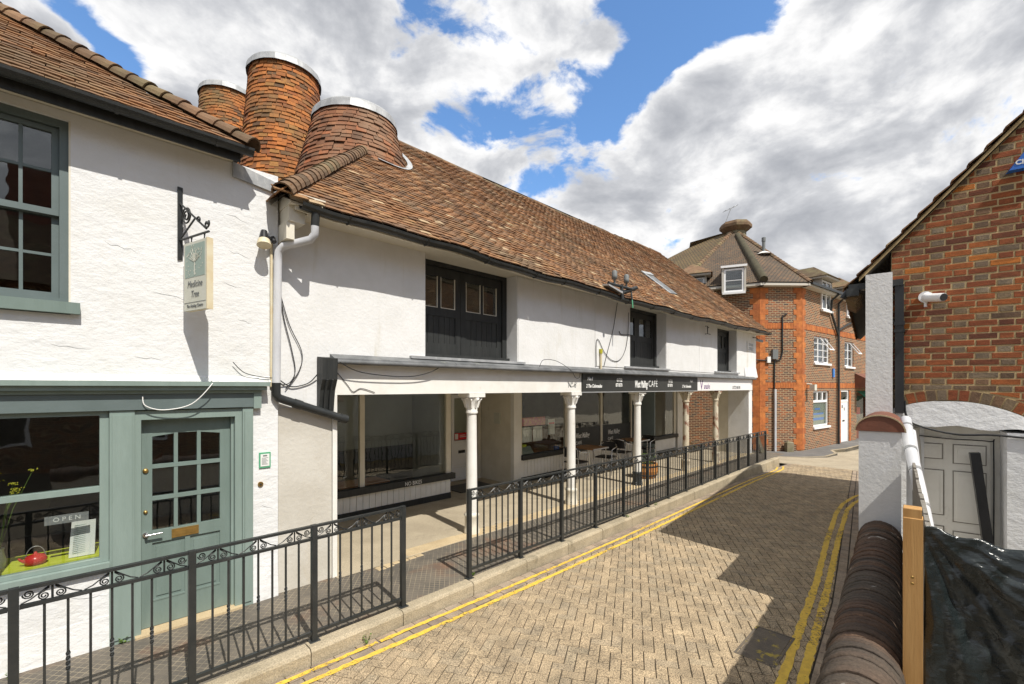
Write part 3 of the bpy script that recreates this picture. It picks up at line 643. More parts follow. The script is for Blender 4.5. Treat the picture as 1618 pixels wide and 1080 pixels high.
# sash window, first floor
SY = F + .05
m = MB(); m.box(-1.0, -.94, F - .004, F + .20, 2.96, 4.43); m.box(.035, .10, F + .03, F + .20, 2.96, 4.43); m.box(-.94, .035, F + .03, F + .20, 4.37, 4.43); m.box(-.94, .035, F + .03, F + .20, 2.96, 2.99)
SA = part('sash_window', m, 'paint_green_dark')
for nm, z0, z1, y in (('upper_sash', 3.66, 4.365, SY + .01), ('lower_sash', 2.992, 3.70, SY + .055)):
    m = MB(); m.box(-.935, -.89, y, y + .04, z0, z1); m.box(-.01, .033, y, y + .04, z0, z1); m.box(-.89, -.01, y, y + .04, z0, z0 + .05); m.box(-.89, -.01, y, y + .04, z1 - .04, z1)
    for gx in (-.73, -.46, -.19): m.box(gx, gx + .022, y + .005, y + .035, z0 + .05, z1 - .04)
    zm = (z0 + z1) / 2; m.box(-.89, -.01, y + .007, y + .033, zm - .01, zm + .012); m.build(nm, 'paint_green_dark', SA)
    xs_ = [-.889, -.731, -.707, -.461, -.437, -.191, -.167, -.011]
    for q in range(4):
        for za, zb in ((z0 + .051, zm - .011), (zm + .013, z1 - .041)): B(xs_[2 * q], xs_[2 * q + 1], y + .018, y + .022, za, zb).build('pane', 'glass', SA)
part('window_sill', B(-1.1, .155, F - .06, F + .12, 2.865, 2.955), 'paint_green_mid_shaded')
part('reveal', B(.0885, .1005, F + .001, F + .20, 2.957, 4.43), 'paint_cream')
m = MB(); rq = random.Random(3); px_ = -4.0
while px_ < 1.6:
    nx_ = px_ + .09; d0 = .015 + rq.uniform(0, .02); m.hexa([(px_, F - d0, 2.327), (min(nx_, 1.62), F - d0, 2.327), (min(nx_, 1.62), F - .001, 2.327), (px_, F - .001, 2.327), (px_, F - .012, 2.365 + rq.uniform(-.01, .01)), (min(nx_, 1.62), F - .012, 2.365 + rq.uniform(-.01, .01)), (min(nx_, 1.62), F - .001, 2.385), (px_, F - .001, 2.385)]); px_ = nx_
part('plaster_ledge', m, 'render_white')
rq = random.Random(15)
for cx_, cz_, L_ in ((.30, 3.50, .22), (.62, 3.12, .3), (1.18, 3.30, .16), (1.22, 3.62, .2), (-.02, 2.62, .25), (1.3, 2.95, .12), (.5, 2.55, .2), (1.2, 3.98, .2), (1.5, 1.05, .12), (.1, .55, .22)):
    q_ = [(cx_ + L_ * k / 5, F - .0005, cz_ + rq.uniform(-.012, .012) - .04 * k / 5) for k in range(6)]; m = MB(); m.tube(q_, [.0003, .0014, .0018, .0014, .001, .0003], 4); part('crack', m, 'ink_grey')
# eaves, gutter, roof
EY = 4.86; EZ = 4.50
part('soffit', B(-4, 1.25, EY + .10, F + .1, 4.505, 4.53), 'paint_cream')
part('eaves_board', B(-4, 1.27, EY + .08, EY + .10, 4.44, 4.56), 'black_timber')
m = MB(); pts = []
def gutter(mb, x0, x1, y, z, r, n=8):
    vs = []; 
    for x in (x0, x1):
        for k in range(n + 1):
            a = math.pi + math.pi * k / n; vs.append((x, y + r * math.cos(a), z + r * math.sin(a)))
        for k in range(n + 1):
            a = 2 * math.pi - math.pi * k / n; vs.append((x, y + (r - .006) * math.cos(a), z + (r - .006) * math.sin(a)))
    q = 2 * (n + 1); mb.add(vs, [(k, (k + 1) % q, q + (k + 1) % q, q + k) for k in range(q)], 0, False)
    mb.add(vs[:q], [tuple(range(q))]); mb.add(vs[q:], [tuple(range(q))[::-1]])
gutter(m, -4, 1.36, EY + .015, 4.555, .06); GU = part('gutter', m, 'black_paint')
for x in (-.35, .35, 1.05):
    m = MB(); gutter(m, x, x + .025, EY + .015, 4.555, .067); m.build('gutter_bracket', 'black_paint', GU)
PIT = .76; Ls = math.hypot(1, PIT)
m = MB(); dpt = 3.1
m.add([(-4, EY + .02, EZ + .055), (1.32, EY + .02, EZ + .055), (1.32 - dpt, EY + dpt, EZ + .055 + PIT * dpt), (-4, EY + dpt, EZ + .055 + PIT * dpt), (1.32, EY + 2 * dpt, EZ + .055)], [(0, 1, 2, 3), (1, 4, 2)])
RF = part('roof', m, 'joint_sand')
tiled_plane(RF, 'roof_tile', 'roof_tile', (-2.6, EY - .02, EZ + .05), (1, 0, 0), (0, 1, PIT), 4.0, 3.6, lambda a, b: (-2.6 + a) < 1.33 - b / Ls and (-2.6 + a) > -1.9 - b * .4, individual=280, seed=11)
hm = hip_mesh('hip_tile', 'hip_tile', .100, .072, .27)
hip_run(RF, hm, (1.36, EY - .02, EZ + .085), (1.32 - 2.4, EY + 2.4, EZ + .085 + PIT * 2.4), .185, lift=-.015)
m = MB(); m.hexa([(1.25, F - .03, 4.36), (1.70, F - .03, 4.30), (1.70, F + .3, 4.30), (1.25, F + .3, 4.36), (1.25, F - .035, 4.50), (1.72, F - .035, 4.40), (1.72, F + .3, 4.42), (1.25, F + .3, 4.52)]); part('lead_capping', m, 'lead')

# things on and in the left house
hs = thing('hanging_sign', 'cream hanging shop sign with a tree picture on an iron bracket', 'sign', (.83, F, 3.3))
m = MB(); m.box(.805, .845, F - .012, F, 3.45, 4.12)
m.tube([(.825, F - .01, 3.63), (.825, F - .50, 3.63)], .011, 6); m.tube([(.825, F - .01, 3.97), (.825, F - .46, 3.66)], .010, 6); m.tube([(.825, F - .03, 3.65), (.825, F - .28, 3.79)], .008, 6)
for cy, cz_, r, turns, a0 in ((F - .12, 3.83, .085, 2.2, 0), (F - .47, 3.70, .04, 1.2, 2.5), (F - .33, 3.76, .03, 1.1, .5)):
    pts = []
    for k in range(30):
        a = a0 + k / 29 * turns * 2 * math.pi; rr = r * (1 - .8 * k / 29); pts.append((.825, cy + rr * math.cos(a), cz_ + rr * math.sin(a)))
    m.tube(pts, .008, 5)
m.build('bracket', 'black_paint', hs)
m = MB()
for y in (F - .20, F - .42): m.tube([(.825, y, 3.63), (.825, y - .012, 3.60), (.825, y, 3.565)], .005, 5); m.tube([(.835, y, 3.63), (.835, y + .012, 3.60), (.835, y, 3.565)], .005, 5)
m.build('hook', 'black_paint', hs)
SX = .805
m = MB(); m.box(SX, SX + .02, F - .50, F - .12, 2.96, 3.57); board = m.build('board', 'sign_cream', hs)
m = MB(); m.box(SX - .002, SX + .05, F - .512, F - .5005, 2.955, 3.575); m.box(SX + .021, SX + .052, F - .50, F - .12, 2.96, 3.57); m.build('edge_trim', 'sign_edge', hs)
# the picture: green panel with a leafy branching tree
B(SX - .002, SX - .0005, F - .475, F - .145, 3.255, 3.545).build('picture_panel', 'ink_green', board)
tr = MB()
def tw(a, b, wd): tr.bar((SX - .004, a[0], a[1]), (SX - .004, b[0], b[1]), .002, wd, up=(0, 1, 0) if abs(b[1] - a[1]) > abs(b[0] - a[0]) else (0, 0, 1))
yc = F - .31; tw((yc, 3.27), (yc, 3.40), .010)
rt = random.Random(5)
for k in range(9):
    a = R(25 + k * 16.2); L = rt.uniform(.07, .13); p = (yc + L * math.cos(a), 3.39 + L * math.sin(a) * .95); tw((yc, 3.385), p, .004)
    for q in range(5):
        y_, z_ = p[0] + rt.uniform(-.035, .035), p[1] + rt.uniform(-.03, .03)
        if abs(y_ - yc) < .155 and 3.27 < z_ < 3.535: tr.add([(SX - .004, y_ - .007, z_), (SX - .004, y_, z_ - .012), (SX - .004, y_ + .007, z_), (SX - .004, y_, z_ + .012)], [(0, 1, 2, 3)])
for k in range(16):
    y_, z_ = yc + rt.uniform(-.15, .15), rt.uniform(3.27, 3.36)
    tr.add([(SX - .004, y_ - .008, z_), (SX - .004, y_, z_ - .008), (SX - .004, y_ + .008, z_), (SX - .004, y_, z_ + .008)], [(0, 1, 2, 3)])
tr.build('tree_picture', 'sign_cream', board)
for tx, z, s_, sh in (('Medicine', 3.165, .085, .25), ('Tree', 3.075, .085, .25), ('The Healing Centre', 2.985, .042, .1)):
    lettering('lettering', tx, s_, 'ink_grey', board, (SX - .002, yc, z), (R(90), 0, R(-90)), shear=sh, align='CENTER', sx=.82)
hs.rotation_euler = (0, 0, R(15))
B(SX - .002, SX - .0005, F - .49, F - .13, 3.028, 3.032).build('rule_line', 'ink_grey', board)

pl = thing('notice_plaque', 'small white notice in a green frame beside the door', 'notice', (1.53, F, 1.55))
B(1.49, 1.60, F - .012, F, 1.44, 1.60).build('frame', 'green_frame', pl); B(1.503, 1.587, F - .015, F - .0125, 1.457, 1.583).build('paper', 'paper', pl)
m = MB()
for k in range(7): m.box(1.515, 1.575 - .01 * (k % 3), F - .0162, F - .0152, 1.475 + k * .011, 1.479 + k * .011)
m.box(1.525, 1.565, F - .0162, F - .0152, 1.558, 1.572); m.build('print', 'ink_grey', pl)
db = thing('door_bell', 'round brass bell push below the green notice', 'door bell', (1.505, F, 1.27))
m = MB(); m.tube([(1.505, F, 1.275), (1.505, F - .012, 1.275)], .026, 16); m.build('plate', 'brass', db); m = MB(); m.tube([(1.505, F - .012, 1.275), (1.505, F - .02, 1.275)], .009, 12); m.build('button', 'black_paint', db)
fl = thing('flood_lamp', 'black and cream flood lamp on the white wall beside the downpipe', 'lamp', (1.53, F, 3.75))
m = MB(); m.tube([(1.57, F, 3.80), (1.57, F - .10, 3.80)], .016); m.tube([(1.57, F - .09, 3.80), (1.50, F - .12, 3.78)], .022); m.build('arm', 'black_plastic', fl)
m = MB(); m.tube([(1.51, F - .10, 3.86), (1.50, F - .13, 3.76)], [.03, .05], 12); m.build('lamp_body', 'black_plastic', fl)
m = MB(); m.tube([(1.50, F - .13, 3.76), (1.495, F - .15, 3.70)], [.055, .068], 14); m.build('lamp_hood', 'sign_edge', fl)
m = MB(); m.tube([(1.60, F - .07, 3.82), (1.605, F - .10, 3.77)], .026, 10); m.build('sensor', 'black_plastic', fl)
cb = MB(); cb.tube([(1.605, F - .018, 3.78), (1.605, F - .018, 2.28)], .014, 8); o = cb.build('conduit', 'sign_edge'); tag(o, 'thin cream conduit running down beside the white downpipe', 'pipe')

tp = thing('teapot', 'small red teapot with a wire handle on the lime display shelf', 'teapot', (-.10, F + .2, .845))
m = MB(); m.lathe([(.035, .845), (.062, .855), (.070, .885), (.055, .915), (.03, .925)], -.10, F + .17, 20); m.tube([(-.16, F + .165, .88), (-.185, F + .16, .90), (-.195, F + .16, .915)], [.014, .009, .006], 8); m.build('body', 'red_gloss', tp)
m = MB(); m.lathe([(.03, .925), (.012, .932), (.008, .945), (.001, .948)], -.10, F + .17, 14); m.build('lid', 'red_gloss', tp)
m = MB(); m.tube([(-.10 + .055 * math.cos(a), F + .17, .905 + .085 * math.sin(a)) for a in [R(k * 15) for k in range(13)]], .003, 6); m.build('wire_handle', 'steel_grey', tp)
os_ = thing('open_sign', 'grey strip sign reading OPEN hanging in the shop window', 'sign', (.12, F + .06, 1.2))
B(-.05, .21, F + .055, F + .060, 1.165, 1.235).build('strip', 'steel_grey', os_)
lettering('lettering', 'O P E N', .048, 'letter_white', os_, (.08, F + .053, 1.185), align='CENTER')
mn = thing('menu_sheet', 'tilted white menu sheet standing in the shop window', 'menu', (.17, F + .2, .85))
m = MB(); m.hexa([(.09, F + .14, .85), (.25, F + .13, .85), (.25, F + .135, .85), (.09, F + .145, .85), (.11, F + .17, 1.14), (.26, F + .16, 1.14), (.26, F + .165, 1.14), (.11, F + .175, 1.14)]); m.build('sheet', 'paper', mn)
m = MB()
for k in range(16):
    z = .88 + k * .015; f_ = (z - .85) / .29; m.box(.11 + .02 * f_, .235 + .01 * f_ - .01 * (k % 4), F + .134 + .03 * f_ , F + .1365 + .03 * f_, z, z + .004)
m.build('print', 'ink_green', mn)
fv = thing('yellow_flowers', 'sprig of yellow flowers at the left of the shop window', 'flowers', (-.25, F + .25, .85))
m = MB(); rt = random.Random(9)
m.lathe([(.03, .845), (.04, .9), (.025, .98), (.03, 1.0)], -.30, F + .25, 12); m.build('vase', 'frost', fv)
m = MB(); hd = MB()
for k in range(7):
    tx, tz = -.30 + rt.uniform(-.02, .19), 1.42 + rt.uniform(0, .23); m.tube([(-.30, F + .25, .98), (-.30 + (tx + .3) * .4, F + .24, 1.3), (tx, F + .20, tz)], .0025, 4)
    for q in range(16):
        a, b = rt.uniform(-.03, .03), rt.uniform(-.008, .012); hd.lathe([(.001, tz + b - .005), (.006, tz + b), (.001, tz + b + .005)], tx + a, F + .20 + rt.uniform(-.02, .02), 5)
m.build('stem', 'leaf_green', fv); hd.build('blossom', 'leaf_yellow', fv)

# ================================================================ COLONNADE BUILDING
A = 5.20
C = thing('colonnade_building', 'long white colonnaded building with brown tiled roof and three tiled oast kilns', 'building', (9, A, .05))
def cp(name, m, mat_): return m.build(name, mat_, C)
OPN = [(3.564, 5.355, 2.70), (8.894, 10.59, 2.74), (13.857, 15.5, 2.76)]
WT = 4.14
m = MB(); x0 = 1.68
for a, b, zs in OPN:
    m.box(x0, a, A, A + .36, 2.56, WT); m.box(a, b, A, A + .36, 2.56, zs - .045); x0 = b
m.box(x0, 17.40, A, A + .36, 2.56, WT); m.box(1.68, 2.27, A, A + .36, -.1, 2.5605)
m.add([(xx, yy, zz) for xx in (17.10, 17.40) for yy, zz in ((A + .36, 2.56), (12.5, 2.56), (12.5, 4.9), (9.05, 7.65), (A + .36, 4.75))], [(0, 1, 2, 3, 4), (9, 8, 7, 6, 5), (0, 5, 6, 1), (1, 6, 7, 2), (2, 7, 8, 3), (3, 8, 9, 4), (4, 9, 5, 0)]); m.box(1.70, 2.0, A + .36, 12.5, -.1, WT); m.box(1.7, 17.4, 12.5, 12.8, -.3, 7.0)
W1 = cp('wall', m, 'render_smooth')
# flared foot of the upper wall at the far corner
m = MB(); m.hexa([(16.2, A - .05, 2.62), (17.44, A - .05, 2.62), (17.44, A + .1, 2.62), (16.2, A + .1, 2.62), (16.2, A - .003, 2.95), (17.405, A - .003, 2.95), (17.405, A + .1, 2.95), (16.2, A + .1, 2.95)]); cp('wall_foot', m, 'render_smooth')
cp('dirty_panel', B(1.69, 2.268, A - .012, A - .002, .02, 2.05), 'render_dirty')
cp('corner_board', B(2.272, 2.325, A - .03, A + .36, walk_z(2.3) - .05, 2.19), 'paint_white')
# render boards with their joints on the upper wall
for xa, xb in ((5.37, 7.55), (7.56, 8.885), (10.60, 12.55), (12.56, 13.845)):
    cp('render_panel', B(xa, xb, A - .012, A - .002, 2.70 if xa > 6 else 2.66, WT - .06), 'render_smooth')
# dark loft doors: frame, two leaves with two lights each and boarded lower panels
FY = A + .27
for wi, (a, b, zs) in enumerate(OPN):
    f = MB(); f.box(a - .2, a + .03, FY - .03, FY + .06, zs, 4.13); f.box(b - .10, b - .004, FY - .03, FY + .06, zs, 4.13); f.box(a + .03, b - .10, FY - .03, FY + .06, 4.04, 4.13); f.box(a + .03, b - .10, FY - .03, FY + .06, zs, zs + .06)
    wn = cp('loft_window', f, 'black_timber')
    mid = (a + .03 + b - .10) / 2 - .03
    for xa, xb in ((a + .032, mid - .003), (mid + .003, b - .102)):
        lf = MB(); wdt = xb - xa; zl, zt, z0 = zs + .74, 3.90, zs + .062
        lf.box(xa, xa + .10, FY, FY + .045, z0, 4.035); lf.box(xb - .10, xb, FY, FY + .045, z0, 4.035); lf.box(xa + .10, xb - .10, FY, FY + .045, zt, 4.035); lf.box(xa + .10, xb - .10, FY, FY + .045, zl - .12, zl); lf.box(xa + .10, xb - .10, FY, FY + .045, z0, z0 + .16)
        xm = (xa + xb) / 2; lf.box(xm - .025, xm + .025, FY, FY + .045, zl, zt); lf.build('door_leaf', 'black_timber', wn)
        nb = 6; bw = (wdt - .20) / nb
        for k in range(nb): B(xa + .10 + k * bw + .003, xa + .10 + (k + 1) * bw - .003, FY + .012, FY + .03, z0 + .16, zl - .12).build('board', 'black_timber', wn)
        for pa, pb in ((xa + .101, xm - .026), (xm + .026, xb - .101)):
            B(pa, pb, FY + .018, FY + .022, zl + .001, zt - .001).build('pane', 'glass', wn)
            bd = MB(); bd.box(pa, pa + .012, FY + .004, FY + .017, zl, zt); bd.box(pb - .012, pb, FY + .004, FY + .017, zl, zt); bd.box(pa + .012, pb - .012, FY + .004, FY + .017, zl, zl + .012); bd.build('glazing_bead', 'paint_cream' if wi == 0 else 'black_timber', wn)
    MB().box(a - .05, b - .004, FY - .10, FY - .031, zs + .001, zs + .05).build('sill', 'black_timber', wn)
    MB().box(a + .02, b - .2, FY + .25, FY + .27, zs + .1, 4.0).build('blind', 'curtain', wn)
    MB().box(a - .25, b + .15, A - .05, A + .40, zs - .045, zs - .008).build('lead_apron', 'lead', wn)
# loft floor and rooms
m = MB(); m.box(2.0, 17.1, A + .36, 12.5, 2.30, 2.42); m.box(2.0, 17.1, A + 1.5, A + 1.55, 2.42, WT); cp('loft_interior', m, 'interior')
cp('colonnade_ceiling', B(2.33, 17.1, A + .12, 8.6, 2.236, 2.296), 'paint_white')
# bressumer with boards and the lead gutter over it
cp('bressumer', B(2.30, 16.95, A - .02, A + .12, 2.185, 2.555), 'paint_white')
m = MB()
prv = 2.25
for x in [2.25 + .35 * i for i in range(1, 43)]:
    ya = A - .13 - random.uniform(0, .012); m.hexa([(prv, ya, 2.555), (x, ya, 2.555 + random.uniform(-.008, .004)), (x, A, 2.56), (prv, A, 2.56), (prv, ya + .01, 2.605), (x, ya + .01, 2.605 + random.uniform(-.004, .01)), (x, A - .002, 2.66), (prv, A - .002, 2.66)]); prv = x
cp('lead_gutter', m, 'lead_dark')
m = MB(); m.tube([(2.27, A - .125, 2.565), (17.0, A - .125, 2.565)], .028, 8); cp('gutter_roll', m, 'lead_dark')
m = MB()   # black corbel carrying the near end of the gutter
prof = [(A - .012, 1.99), (A - .06, 1.985), (A - .075, 2.10), (A - .10, 2.24), (A - .16, 2.36), (A - .17, 2.60), (A - .012, 2.62)]
m.add([(2.10, y, z) for y, z in prof] + [(2.27, y, z) for y, z in prof], [tuple(range(7)), tuple(range(7, 14))[::-1]] + [(i, i + 7, (i + 1) % 7 + 7, (i + 1) % 7) for i in range(7)])
for k in range(2): m.tube([(2.15 + k * .06, A - .095, 2.02), (2.15 + k * .06, A - .11, 2.2), (2.15 + k * .06, A - .175, 2.36)], .014, 6)
cp('corbel', m, 'black_timber')
# columns
for x, mt in ((4.47, 'paint_white'), (6.93, 'paint_white'), (9.40, 'paint_white'), (11.95, 'rust_paint'), (14.0, 'rust_paint')):
    y = A + .10; zf = walk_z(x) + .004
    m = MB(); m.lathe([(.085, zf + .26), (.082, zf + .9), (.074, 1.86), (.074, 1.90)], x, y, 20); cl = cp('column', m, mt)
    m = MB(); m.lathe([(.12, zf), (.12, zf + .05), (.105, zf + .10), (.105, zf + .25), (.12, zf + .28), (.09, zf + .31)], x, y, 16); m.build('base', 'black_paint' if x == 9.40 else 'rust_paint' if x > 9 else 'paint_cream', cl)
    m = MB(); m.lathe([(.09, 1.88), (.095, 1.90), (.085, 1.92), (.092, 2.0), (.12, 2.09), (.135, 2.12)], x, y, 16)
    for k in range(8):      # leaf tips curling under the abacus
        a = k * math.pi / 4; m.tube([(x + .088 * math.cos(a), y + .088 * math.sin(a), 1.97), (x + .12 * math.cos(a), y + .12 * math.sin(a), 2.08), (x + .155 * math.cos(a), y + .155 * math.sin(a), 2.105), (x + .15 * math.cos(a), y + .15 * math.sin(a), 2.085)], [.018, .022, .018, .008], 6)
    m.box(x - .155, x + .155, y - .135, y + .135, 2.125, 2.183); m.build('capital', mt if x > 9.5 else 'rust_paint' if x < 4 else 'paint_white', cl)
# recessed shopfronts
S = 7.30; ft = .07
def shopfront(x0, x1, sill_z, riser_z0, posts, heads=2.235, plankw=.115, mat_sill='black_timber', glass_from=None):
    m = MB(); m.box(x0, x1, S - .02, S + .06, ft - .02, riser_z0); m.build('plinth', 'black_timber', C)
    m = MB(); m.box(x0, x1, S + .02, S + .06, riser_z0, sill_z); rs = m.build('stall_riser', 'paint_white', C)
    n = int((x1 - x0) / plankw); pw = (x1 - x0) / n
    me = MB().box(.004, pw - .004, S - .004, S + .019, riser_z0 + .002, sill_z - .002).mesh('plank', 'paint_white')
    for k in range(n): place('plank', me, rs, loc=(x0 + k * pw, 0, 0))
    cp('sill', B(x0, x1 + .06, S - .09, S + .06, sill_z, sill_z + .11), mat_sill)
    m = MB()
    for p, wd in posts: m.box(p - wd / 2, p + wd / 2, S - .01, S + .06, sill_z + .112, heads)
    fr = m.build('window_frame', 'paint_cream', C)
    ps = sorted(p for p in posts)
    for (pa, wa), (pb, wb) in zip(ps[:-1], ps[1:]): B(pa + wa / 2 + .001, pb - wb / 2 - .001, S + .02, S + .026, sill_z + .113, heads).build('pane', 'glass_shop', fr)
    return fr
shopfront(2.33, 5.60, .46, .18, [(2.36, .05), (3.72, .085), (5.55, .11)])
lettering('lettering', 'NO BIKES', .10, 'letter_white', C, (4.50, S - .093, .48), sx=.85)
m = MB(); m.box(2.33, 5.60, 8.55, 8.6, .09, 2.23); m.box(5.52, 5.60, S + .062, 8.55, .09, 2.23); cp('inner_wall', m, 'interior_wall')
cp('inner_dado', B(2.33, 5.5, 8.50, 8.545, .09, 1.05), 'sign_dark')
b_ = thing('wooden_bench', 'long orange wooden bench inside the first shop window', 'bench', (3.6, S + .45, .09))
for k in range(5): B(2.5, 4.4, S + .25 + k * .11, S + .35 + k * .11, .52, .55).build('slat', 'wood_orange', b_)
for x in (2.6, 4.25): B(x, x + .07, S + .28, S + .74, .09, .519).build('leg', 'wood_orange', b_)
# entrance recess between shops
m = MB(); m.box(7.40, 7.46, S + .08, 8.5, .05, 2.23); m.box(5.60, 7.46, 8.5, 8.56, .05, 2.23); cp('passage_wall', m, 'paint_cream')
cp('pilaster', B(7.385, 7.62, S - .03, S + .08, .05, 2.234), 'paint_white')
cp('pilaster', B(7.30, 7.384, 8.40, 8.499, .05, 2.234), 'paint_cream')
bx = MB(); bx.box(7.365, 7.399, S + .42, S + .62, 1.42, 1.68); o = cp('bulkhead_light', bx, 'sign_cream')
m = MB(); m.box(6.52, 7.22, 8.455, 8.499, .09, 1.02); m.box(6.52, 6.60, 8.455, 8.499, 1.02, 2.10); m.box(7.14, 7.22, 8.455, 8.499, 1.02, 2.10); m.box(6.60, 7.14, 8.455, 8.499, 2.02, 2.10)
dd = cp('passage_door', m, 'paint_pure'); B(6.60, 7.14, 8.47, 8.48, 1.02, 2.02).build('pane', 'glass', dd); B(6.72, 6.92, 8.448, 8.4545, .72, .79).build('letter_slot', 'black_plastic', dd)
for z0, z1 in ((.14, .40), (.45, .98)):
    m = MB(); m.box(6.60, 7.14, 8.450, 8.4545, z0, z0 + .012); m.box(6.60, 7.14, 8.450, 8.4545, z1 - .012, z1); m.build('moulding', 'paint_white', dd)
nt = thing('red_notice', 'small red and white notice on the passage door glass', 'notice', (6.75, 8.45, 1.06)); B(6.60, 6.98, 8.440, 8.446, 1.04, 1.20).build('card', 'red_print', nt); B(6.61, 6.70, 8.437, 8.4395, 1.055, 1.185).build('print', 'paper', nt)
m = MB(); m.box(6.75, 6.95, 8.437, 8.4395, 1.10, 1.115); m.box(6.75, 6.92, 8.437, 8.4395, 1.14, 1.15); m.build('print', 'paper', nt)
mt_ = B(6.0, 7.0, 7.45, 8.1, .06, .085).build('door_mat', 'sign_dark'); tag(mt_, 'dark door mat in the shop entrance recess', 'door mat')
# second shop (cafe) windows
shopfront(7.63, 9.42, .585, .18, [(7.65, .04), (9.36, .12)])
m = MB(); m.box(9.50, 12.62, S + .02, S + .06, ft - .02, .55); rs = cp('stall_riser', m, 'paint_white')
me = MB().box(.004, .126, S - .002, S + .019, ft - .01, .548).mesh('plank', 'paint_white')
for k in range(24): place('plank', me, rs, loc=(9.5 + k * .13, 0, 0))
m = MB()
for p, wd in ((9.47, .05), (10.95, .085), (12.58, .06)): m.box(p - wd / 2, p + wd / 2, S - .01, S + .06, .552, 2.235)
fr = cp('window_frame', m, 'paint_cream')
for xa, xb in ((9.496, 10.906), (10.994, 12.549)):
    B(xa, xb, S + .02, S + .026, 1.202, 2.235).build('pane', 'glass_shop', fr)
    vb = B(xa, xb, S + .016, S + .028, .552, 1.20).build('vinyl_band', 'sign_dark', fr)
    q = xa + .25 if xa < 10 else xa + .30
    for tx, dz, s_, sh, sx_ in (('West Malling', .50, .19, .3, .62), ('CAFÉ', .33, .12, 0, 1)): 
        o = lettering('lettering', tx, s_, 'letter_white', None, (q, S + .012, .42 + dz), shear=sh, sx=sx_, bold=.004 if sh else 0); sub(o, vb)
m = MB(); m.box(7.5, 12.6, 9.6, 9.65, .05, 2.23); m.box(12.56, 12.62, S + .3, 9.6, .05, 2.23); cp('inner_wall', m, 'interior'); cp('counter', B(8.2, 12.0, 8.9, 9.3, .05, 1.05), 'wood_top')
# open cafe doorway with its grey leaf, then third shop
cp('grey_door_leaf', B(13.00, 13.05, S - .55, S + .25, .07, 2.14), 'grey_door')
m = MB(); m.box(13.10, 13.22, S - .02, S + .06, .05, 2.234); cp('pilaster', m, 'paint_cream')
shopfront(13.23, 15.6, .52, .14, [(13.25, .04), (15.55, .10)])
cp('pilaster', B(15.72, 16.3, S - .03, S + .1, .03, 2.234), 'paint_white')
m = MB(); m.box(13.2, 16.3, 9.2, 9.25, .05, 2.23); m.box(16.24, 16.3, S + .11, 9.2, .05, 2.23); cp('inner_wall', m, 'interior')
# end pier of the colonnade
cp('end_pier', B(16.62, 16.96, A - .008, A + .66, -.25, 2.184), 'render_smooth'); cp('end_pier', B(16.66, 16.94, A + .661, A + 1.1, -.25, 2.234), 'paint_cream')
m = MB(); m.hexa([(16.50, A - .03, .0), (16.62, A - .03, .0), (16.62, A + .05, .0), (16.50, A + .05, .0), (16.60, A - .03, 2.184), (16.66, A - .03, 2.184), (16.66, A - .009, 2.184), (16.60, A - .009, 2.184)]); 

# ---- eaves and roof
def sag(x, b=0): 
    u = (x - 1.6) / 16.0; return -.13 * math.sin(max(0, min(1, u)) * math.pi) ** 1.0 + .015 * math.sin(x * 2.1) + .01 * math.sin(x * 5.3 + b * 3)
E_Y, E_Z = 4.80, 4.18; RP = .87; RY = 9.05; SL = math.hypot(1, RP); HX = 1.60; HC = .88
cp('soffit', B(1.9, 17.5, E_Y + .14, A + .36, 4.105, 4.135), 'paint_cream')
m = MB(); n = 40
for i in range(n):
    xa = 1.75 + 15.9 * i / n; xb = 1.75 + 15.9 * (i + 1) / n
    if xa > 9.5: m.hexa([(xa, E_Y + .05, E_Z - .09 + sag(xa)), (xb, E_Y + .05, E_Z - .09 + sag(xb)), (xb, E_Y + .08, E_Z - .09 + sag(xb)), (xa, E_Y + .08, E_Z - .09 + sag(xa)), (xa, E_Y + .05, E_Z + .02 + sag(xa)), (xb, E_Y + .05, E_Z + .02 + sag(xb)), (xb, E_Y + .08, E_Z + .02 + sag(xb)), (xa, E_Y + .08, E_Z + .02 + sag(xa))])
    else: m.hexa([(xa, E_Y + .06, E_Z - .07 + sag(xa)), (xb, E_Y + .06, E_Z - .07 + sag(xb)), (xb, E_Y + .09, E_Z - .07 + sag(xb)), (xa, E_Y + .09, E_Z - .07 + sag(xa)), (xa, E_Y + .06, E_Z + .02 + sag(xa)), (xb, E_Y + .06, E_Z + .02 + sag(xb)), (xb, E_Y + .09, E_Z + .02 + sag(xb)), (xa, E_Y + .09, E_Z + .02 + sag(xa))])
cp('eaves_board', m, 'paint_cream')
def long_gutter(x0, x1, r, mt):
    mb = MB(); N = 24; k8 = 6; rings = []
    for i in range(N + 1):
        x = x0 + (x1 - x0) * i / N; z = E_Z - .015 + sag(x) * 1.0; y = E_Y - .005
        rings.append([(x, y + r * math.cos(math.pi + math.pi * k / k8), z + r * math.sin(math.pi + math.pi * k / k8)) for k in range(k8 + 1)] + [(x, y + (r - .007) * math.cos(2 * math.pi - math.pi * k / k8), z + (r - .007) * math.sin(2 * math.pi - math.pi * k / k8)) for k in range(k8 + 1)])
    q = len(rings[0]); mb.add([p for rg in rings for p in rg], [(i * q + k, i * q + (k + 1) % q, (i + 1) * q + (k + 1) % q, (i + 1) * q + k) for i in range(N) for k in range(q)], 0, False)
    mb.add(rings[0], [tuple(range(q))]); mb.add(rings[-1], [tuple(range(q))[::-1]]); return cp('gutter', mb, mt)
for x0, x1 in ((1.78, 5.55), (5.56, 9.6), (9.61, 17.55)):
    g = long_gutter(x0, x1, .062, 'black_paint')
    x = x0 + .5
    while x < x1:
        m = MB(); z = E_Z - .015 + sag(x); m.tube([(x, E_Y + .055, z), (x, E_Y + .03, z - .06), (x, E_Y - .035, z - .062), (x, E_Y - .07, z)], .013, 6); m.build('gutter_bracket', 'black_paint', g); x += 1.02
